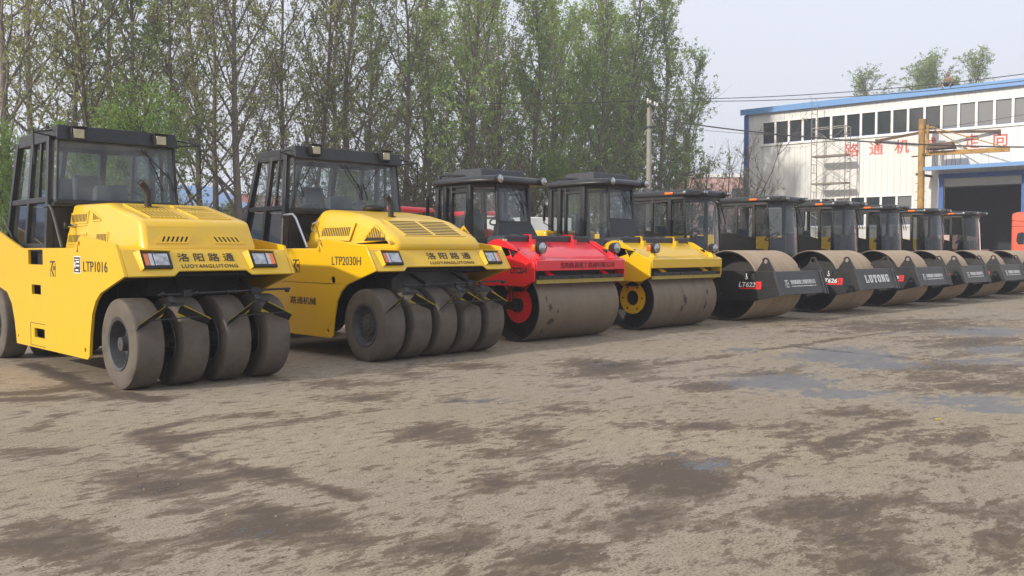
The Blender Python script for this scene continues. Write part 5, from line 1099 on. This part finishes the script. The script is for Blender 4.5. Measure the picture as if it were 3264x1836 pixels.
# ================================================================== BACKGROUND VEHICLES
def tractor(x, y, rz, label, s=1.0):
    t = empty('farm_tractor', (x, y, 0), rz, label, 'tractor', 'red tractors parked behind the rollers')
    m = MB(); m.prism([(-2.0, .7), (-2.05, 1.3), (-1.9, 1.5), (-.3, 1.62), (-.3, .7)], -.38, .38); m.build('hood', RED, t, bevel=.05, seg=3)
    m = MB(); m.box(-.5, .5, -.3, 1.0, .6, 1.2); m.build('body', RED, t, bevel=.05)
    m = MB()
    for a in (-.62, .62):
        for b in (-.2, 1.0): m.bar((a, b, 1.2), (a, b, 2.72), .05)
    m.build('canopy_posts', BLK, t, smooth=0)
    m = MB(); m.box(-.78, .78, -.45, 1.25, 2.72, 2.86); m.build('canopy', RED, t, bevel=.05, seg=3)
    m = MB(); m.tube([(.25, -1.2, 1.5), (.25, -1.2, 2.45)], .05, 10); m.lathe([(2.45, .05), (2.5, .15), (2.58, .15), (2.62, .08), (2.63, .001)], (.25, -1.2, 0), 'z', 16); m.build('air_filter_stack', BLK, t)
    seat(t, 0, .5, 1.3)
    for q in (-1, 1):
        tyre_wheel(t, q * .85, .6, .75, .4, .4, q, full=False); w_ = tyre_wheel(t, q * .7, -1.6, .42, .25, .22, q, full=False)
        m = MB(); m.prism([(.0, 1.45), (.25, 1.6), (.95, 1.6), (1.2, 1.45), (1.2, 1.4), (.95, 1.54), (.25, 1.54), (.0, 1.4)], q * .62, q * 1.05); m.build('fender', RED, t, smooth=0)
tractor(16.5, 21.4, R(12), 'red tractor whose canopy and black air filter show behind the second roller cab')
tractor(20.1, 22.0, R(-8), 'red tractor seen through the red roller cab windows')

WPAINT = mat('white_vehicle_paint', (.72, .72, .70), .4, coat=.3, amount=.3)
def light_truck(x, y, rz, label):
    t = empty('light_truck', (x, y, 0), rz, label, 'truck')
    m = MB(); m.prism([(-2.4, .55), (-2.45, 1.3), (-2.1, 2.2), (-.9, 2.25), (-.85, .55)], -.9, .9); m.build('cab', WPAINT, t, bevel=.06, seg=3)
    m = MB(); m.hexa([(-.75, -2.47, 1.42), (.75, -2.47, 1.42), (.75, -2.44, 1.42), (-.75, -2.44, 1.42), (-.72, -2.2, 2.05), (.72, -2.2, 2.05), (.72, -2.17, 2.05), (-.72, -2.17, 2.05)]); m.build('windscreen', WGLS, t, smooth=0)
    for q in (-1, 1):
        m = MB(); m.prism([(-2.2, 1.4), (-2.0, 2.05), (-1.1, 2.1), (-1.05, 1.4)], q * .902, q * .912); m.build('window', WGLS, t, smooth=0)
        for yy in (-1.7, 1.4): tyre_wheel(t, q * .8, yy, .42, .24, .22, q, full=False)
    m = MB(); m.box(-.95, .95, -.75, 2.6, .9, 2.78); m.build('cargo_box', WPAINT, t, bevel=.03)
    m = MB(); m.box(-.5, .5, -2.3, 2.5, .45, .8); m.build('chassis', DARK, t, smooth=0)
light_truck(24.0, 23.2, R(-10), 'white box truck partly visible between the two double drum roller cabs')

ORG = mat('orange_red_truck_paint', (.72, .105, .055), .4, coat=.4, amount=.3, scale=1.5)
def lorry(x, y, rz, label):
    t = empty('tractor_unit_lorry', (x, y, 0), rz, label, 'lorry')
    # rear of the cab at y = 0, front at y = -2.3
    m = MB(); m.prism([(0, .75), (0, 3.12), (-.25, 3.2), (-1.3, 2.98), (-1.9, 2.75), (-2.25, 1.9), (-2.35, 1.0), (-2.35, .6)], -1.2, 1.2); m.build('cab', ORG, t, bevel=.07, seg=3)
    for q in (-1, 1):
        m = MB(); m.prism([(-.28, 1.85), (-.2, 2.0), (-.24, 2.3), (-.42, 2.36), (-.5, 2.3), (-.48, 1.85)], q * 1.203, q * 1.21); m.build('sleeper_window', WGLS, t, smooth=0)
        m = MB(); m.prism([(-.85, 1.75), (-.85, 2.5), (-1.6, 2.5), (-1.95, 1.75)], q * 1.203, q * 1.21); m.build('door_window', WGLS, t, smooth=0)
        m = MB()
        for a, b in (((-.75, .9), (-.75, 2.6)), ((-.75, 2.6), (-1.7, 2.6)), ((0, 2.6), (-.75, 2.6)), ((0, 2.85), (-1.3, 2.7)), ((-2.0, .9), (-2.05, 1.7)), ((-.62, .9), (-.62, 2.85))): m.bar((q * 1.203, *a), (q * 1.203, *b), .014, .014)
        m.build('panel_seams', DARK, t, smooth=0)
        m = MB(); m.box(*sorted((q * 1.204, q * 1.23)), -.95, -.82, 1.55, 1.6); m.build('door_handle', BLK, t)
        for yy in (-1.4, 2.0): tyre_wheel(t, q * 1.0, yy, .5, .3, .27, q, full=False)
    m = MB(); m.box(-.45, .45, -2.2, 3.4, .6, .95); m.build('chassis', DARK, t, smooth=0)
lorry(42.72, 12.75, R(3), 'orange red lorry cab at the right edge in front of the dark doorway')
def trailer(x, y, rz):
    t = empty('flatbed_trailer', (x, y, 0), rz, 'low dull red flatbed trailer glimpsed between the last roller and the lorry', 'trailer')
    m = MB(); m.box(-1.2, 1.2, -2.6, 2.6, 1.42, 1.66); m.build('bed', mat('dull_red_frame', (.25, .05, .05), .6, amount=.5), t, bevel=.02)
    for q in (-1, 1):
        for yy in (.6, 1.7): tyre_wheel(t, q * .95, yy, .48, .28, .26, q, full=False)
    m = MB(); m.box(-.5, .5, -2.4, 2.4, .8, 1.415); m.build('chassis', DARK, t, smooth=0)
trailer(45.6, 17.8, R(4))
PNKV = mat('pale_pink_vehicle_paint', (.62, .40, .36), .5, amount=.3)
def minibus(x, y, rz):
    t = empty('minibus', (x, y, 0), rz, 'pale pink and cream minibus standing inside the dark doorway', 'bus')
    m = MB(); m.prism([(-2.6, .5), (-2.6, 1.5), (-2.3, 2.45), (2.4, 2.55), (2.5, .5)], -.95, .95); m.build('body', PNKV, t, bevel=.07, seg=3)
    for q in (-1, 1):
        for yy in (-1.7, -.6, .5, 1.5):
            m = MB(); m.box(*sorted((q * .952, q * .962)), yy - .42, yy + .42, 1.55, 2.2); m.build('window', WGLG, t, smooth=0)
        for yy in (-1.6, 1.6): tyre_wheel(t, q * .82, yy, .38, .22, .2, q, full=False)
    m = MB(); m.hexa([(-.8, -2.61, 1.5), (.8, -2.61, 1.5), (.8, -2.58, 1.5), (-.8, -2.58, 1.5), (-.75, -2.36, 2.3), (.75, -2.36, 2.3), (.75, -2.33, 2.3), (-.75, -2.33, 2.3)]); m.build('windscreen', WGLG, t, smooth=0)
minibus(60.6, 21.9, R(94))

# ================================================================== PERSON ON THE ROOF
def person(loc, rz):
    t = empty('person', loc, rz, 'person in tan jacket and dark cap crouching on the blue roof edge', 'person')
    def skin(name, joints, edges, mt, sub=2, root_i=0):
        me = bpy.data.meshes.new(name); me.from_pydata([j[0] for j in joints], edges, []); o = bpy.data.objects.new(name, me); COL.objects.link(o); o.parent = t
        s = o.modifiers.new('skin', 'SKIN'); s.use_smooth_shade = True
        for i, j in enumerate(joints): me.skin_vertices[0].data[i].radius = (j[1], j[1]); me.skin_vertices[0].data[i].use_root = (i == root_i)
        o.modifiers.new('sub', 'SUBSURF').render_levels = sub; o.modifiers['sub'].levels = sub; me.materials.append(mt); return o
    SK = mat('skin', (.36, .2, .14), .6); TAN = mat('tan_jacket', (.20, .165, .12), .85); NAV = mat('navy_trousers', (.03, .035, .06), .9)
    J = [((0, 0, .32), .15), ((.02, -.14, .52), .16), ((.03, -.30, .72), .15), ((.03, -.38, .82), .06), ((.04, -.46, .90), .095), ((.04, -.50, .99), .10), ((.04, -.47, 1.07), .06),
         ((-.19, -.30, .72), .065), ((-.27, -.40, .46), .05), ((-.25, -.60, .22), .038), ((-.25, -.68, .14), .03), ((.23, -.30, .72), .065), ((.32, -.42, .46), .05), ((.24, -.62, .26), .038), ((.23, -.69, .18), .03),
         ((-.11, .02, .27), .10), ((-.17, -.40, .38), .085), ((-.14, -.12, .08), .055), ((-.15, -.32, .04), .04), ((.11, .02, .27), .10), ((.2, -.38, .34), .085), ((.16, -.05, .08), .055), ((.17, -.25, .04), .04)]
    E = [(0, 1), (1, 2), (2, 3), (3, 4), (4, 5), (5, 6), (2, 7), (7, 8), (8, 9), (9, 10), (2, 11), (11, 12), (12, 13), (13, 14), (0, 15), (15, 16), (16, 17), (17, 18), (0, 19), (19, 20), (20, 21), (21, 22)]
    skin('body', J, E, SK)
    skin('jacket', [(J[i][0], J[i][1] + .022) for i in (0, 1, 2, 7, 8, 9, 11, 12, 13)], [(0, 1), (1, 2), (2, 3), (3, 4), (4, 5), (2, 6), (6, 7), (7, 8)], TAN)
    skin('trousers', [(J[i][0], J[i][1] + .02) for i in (0, 15, 16, 17, 19, 20, 21)], [(0, 1), (1, 2), (2, 3), (0, 4), (4, 5), (5, 6)], NAV)
    skin('cap', [((.04, -.50, 1.0), .112), ((.04, -.46, 1.07), .095)], [(0, 1)], NAV)
    for s in (-1, 1):
        m = MB(); m.lathe([(-.60, .001), (-.598, .012), (-.59, .014)], (.04 + s * .035, 0, .97), 'y', 8); m.build('eye', BLK, t)
        m = MB(); x, y, z = (-.25, -.68, .14) if s < 0 else (.23, -.69, .18)
        for k in range(4): m.tube([(x - .03 + k * .02, y - .02, z), (x - .034 + k * .022, y - .075 - .012 * (k in (1, 2)), z - .015), (x - .034 + k * .022, y - .11 - .012 * (k in (1, 2)), z - .05)], [.011, .010, .008], 6)
        m.tube([(x - s * .03, y + .0, z), (x - s * .06, y - .05, z - .02)], [.012, .009], 6); m.build('fingers', SK, t)
    m = MB(); m.tube([(.04, -.585, .955), (.04, -.615, .93), (.04, -.59, .925)], [.012, .016, .008], 6); m.build('nose', SK, t)
    return t
person(fpt(.0, -.25, 12.1), FA + R(180))

m = MB(); m.hexa([(0, 0, .004), (.06, .004, .004), (.06, .02, .005), (0, .018, .005), (0, 0, .009), (.06, .004, .012), (.06, .02, .011), (0, .018, .009)])
o = m.build('litter_scrap', YSTR, None, loc=(8.82, 3.31, 0)); o.rotation_euler = (0, 0, R(-40)); tag(o, 'tiny bright yellow scrap of packaging lying alone on the bare yard', 'litter')

def gravel():
    rg = np.random.default_rng(9); n = 2600; m = MB()
    x = rg.uniform(.5, 22, n * 3); y = rg.uniform(-6, 9.5, n * 3); keep = rg.uniform(0, 1, n * 3) < 6 / (3 + np.hypot(x, y)) ; x, y = x[keep][:n], y[keep][:n]
    for a, b in zip(x, y):
        r = float(.0045 + .009 * rg.uniform() ** 3); k = 5; ph = rg.uniform(0, 6.28); h = r * rg.uniform(.6, 1.1)
        ring = [(a + r * rg.uniform(.7, 1.3) * math.cos(ph + 6.283 * i / k), b + r * rg.uniform(.7, 1.3) * math.sin(ph + 6.283 * i / k), .001) for i in range(k)]
        top = [(a + (px - a) * .55, b + (py - b) * .55, h * rg.uniform(.8, 1.2)) for px, py, _ in ring]
        m.add(ring + top, [(i, (i + 1) % k, k + (i + 1) % k, k + i) for i in range(k)] + [tuple(range(k, 2 * k))])
    o = m.build('gravel', mat('loose_stone', (.26, .215, .16), .9, dirt=(.12, .095, .07), amount=.9, scale=1.5, thr=(.4, .6)), None, smooth=0, weld=False); tag(o, kind='stuff')
gravel()

# ================================================================== HAZE
def haze():
    m = bpy.data.materials.new('haze'); m.use_nodes = True; nt = m.node_tree; nt.nodes.remove(nt.nodes['Principled BSDF'])
    v = N(nt, 'ShaderNodeVolumePrincipled'); v.inputs['Color'].default_value = (.9, .92, .97, 1); v.inputs['Density'].default_value = .0018; v.inputs['Anisotropy'].default_value = .2
    nt.links.new(v.outputs[0], nt.nodes['Material Output'].inputs['Volume'])
    b = MB(); b.box(-60, 190, -60, 170, -1, 34); o = b.build('haze', m, None, smooth=0); tag(o, kind='stuff')
haze()
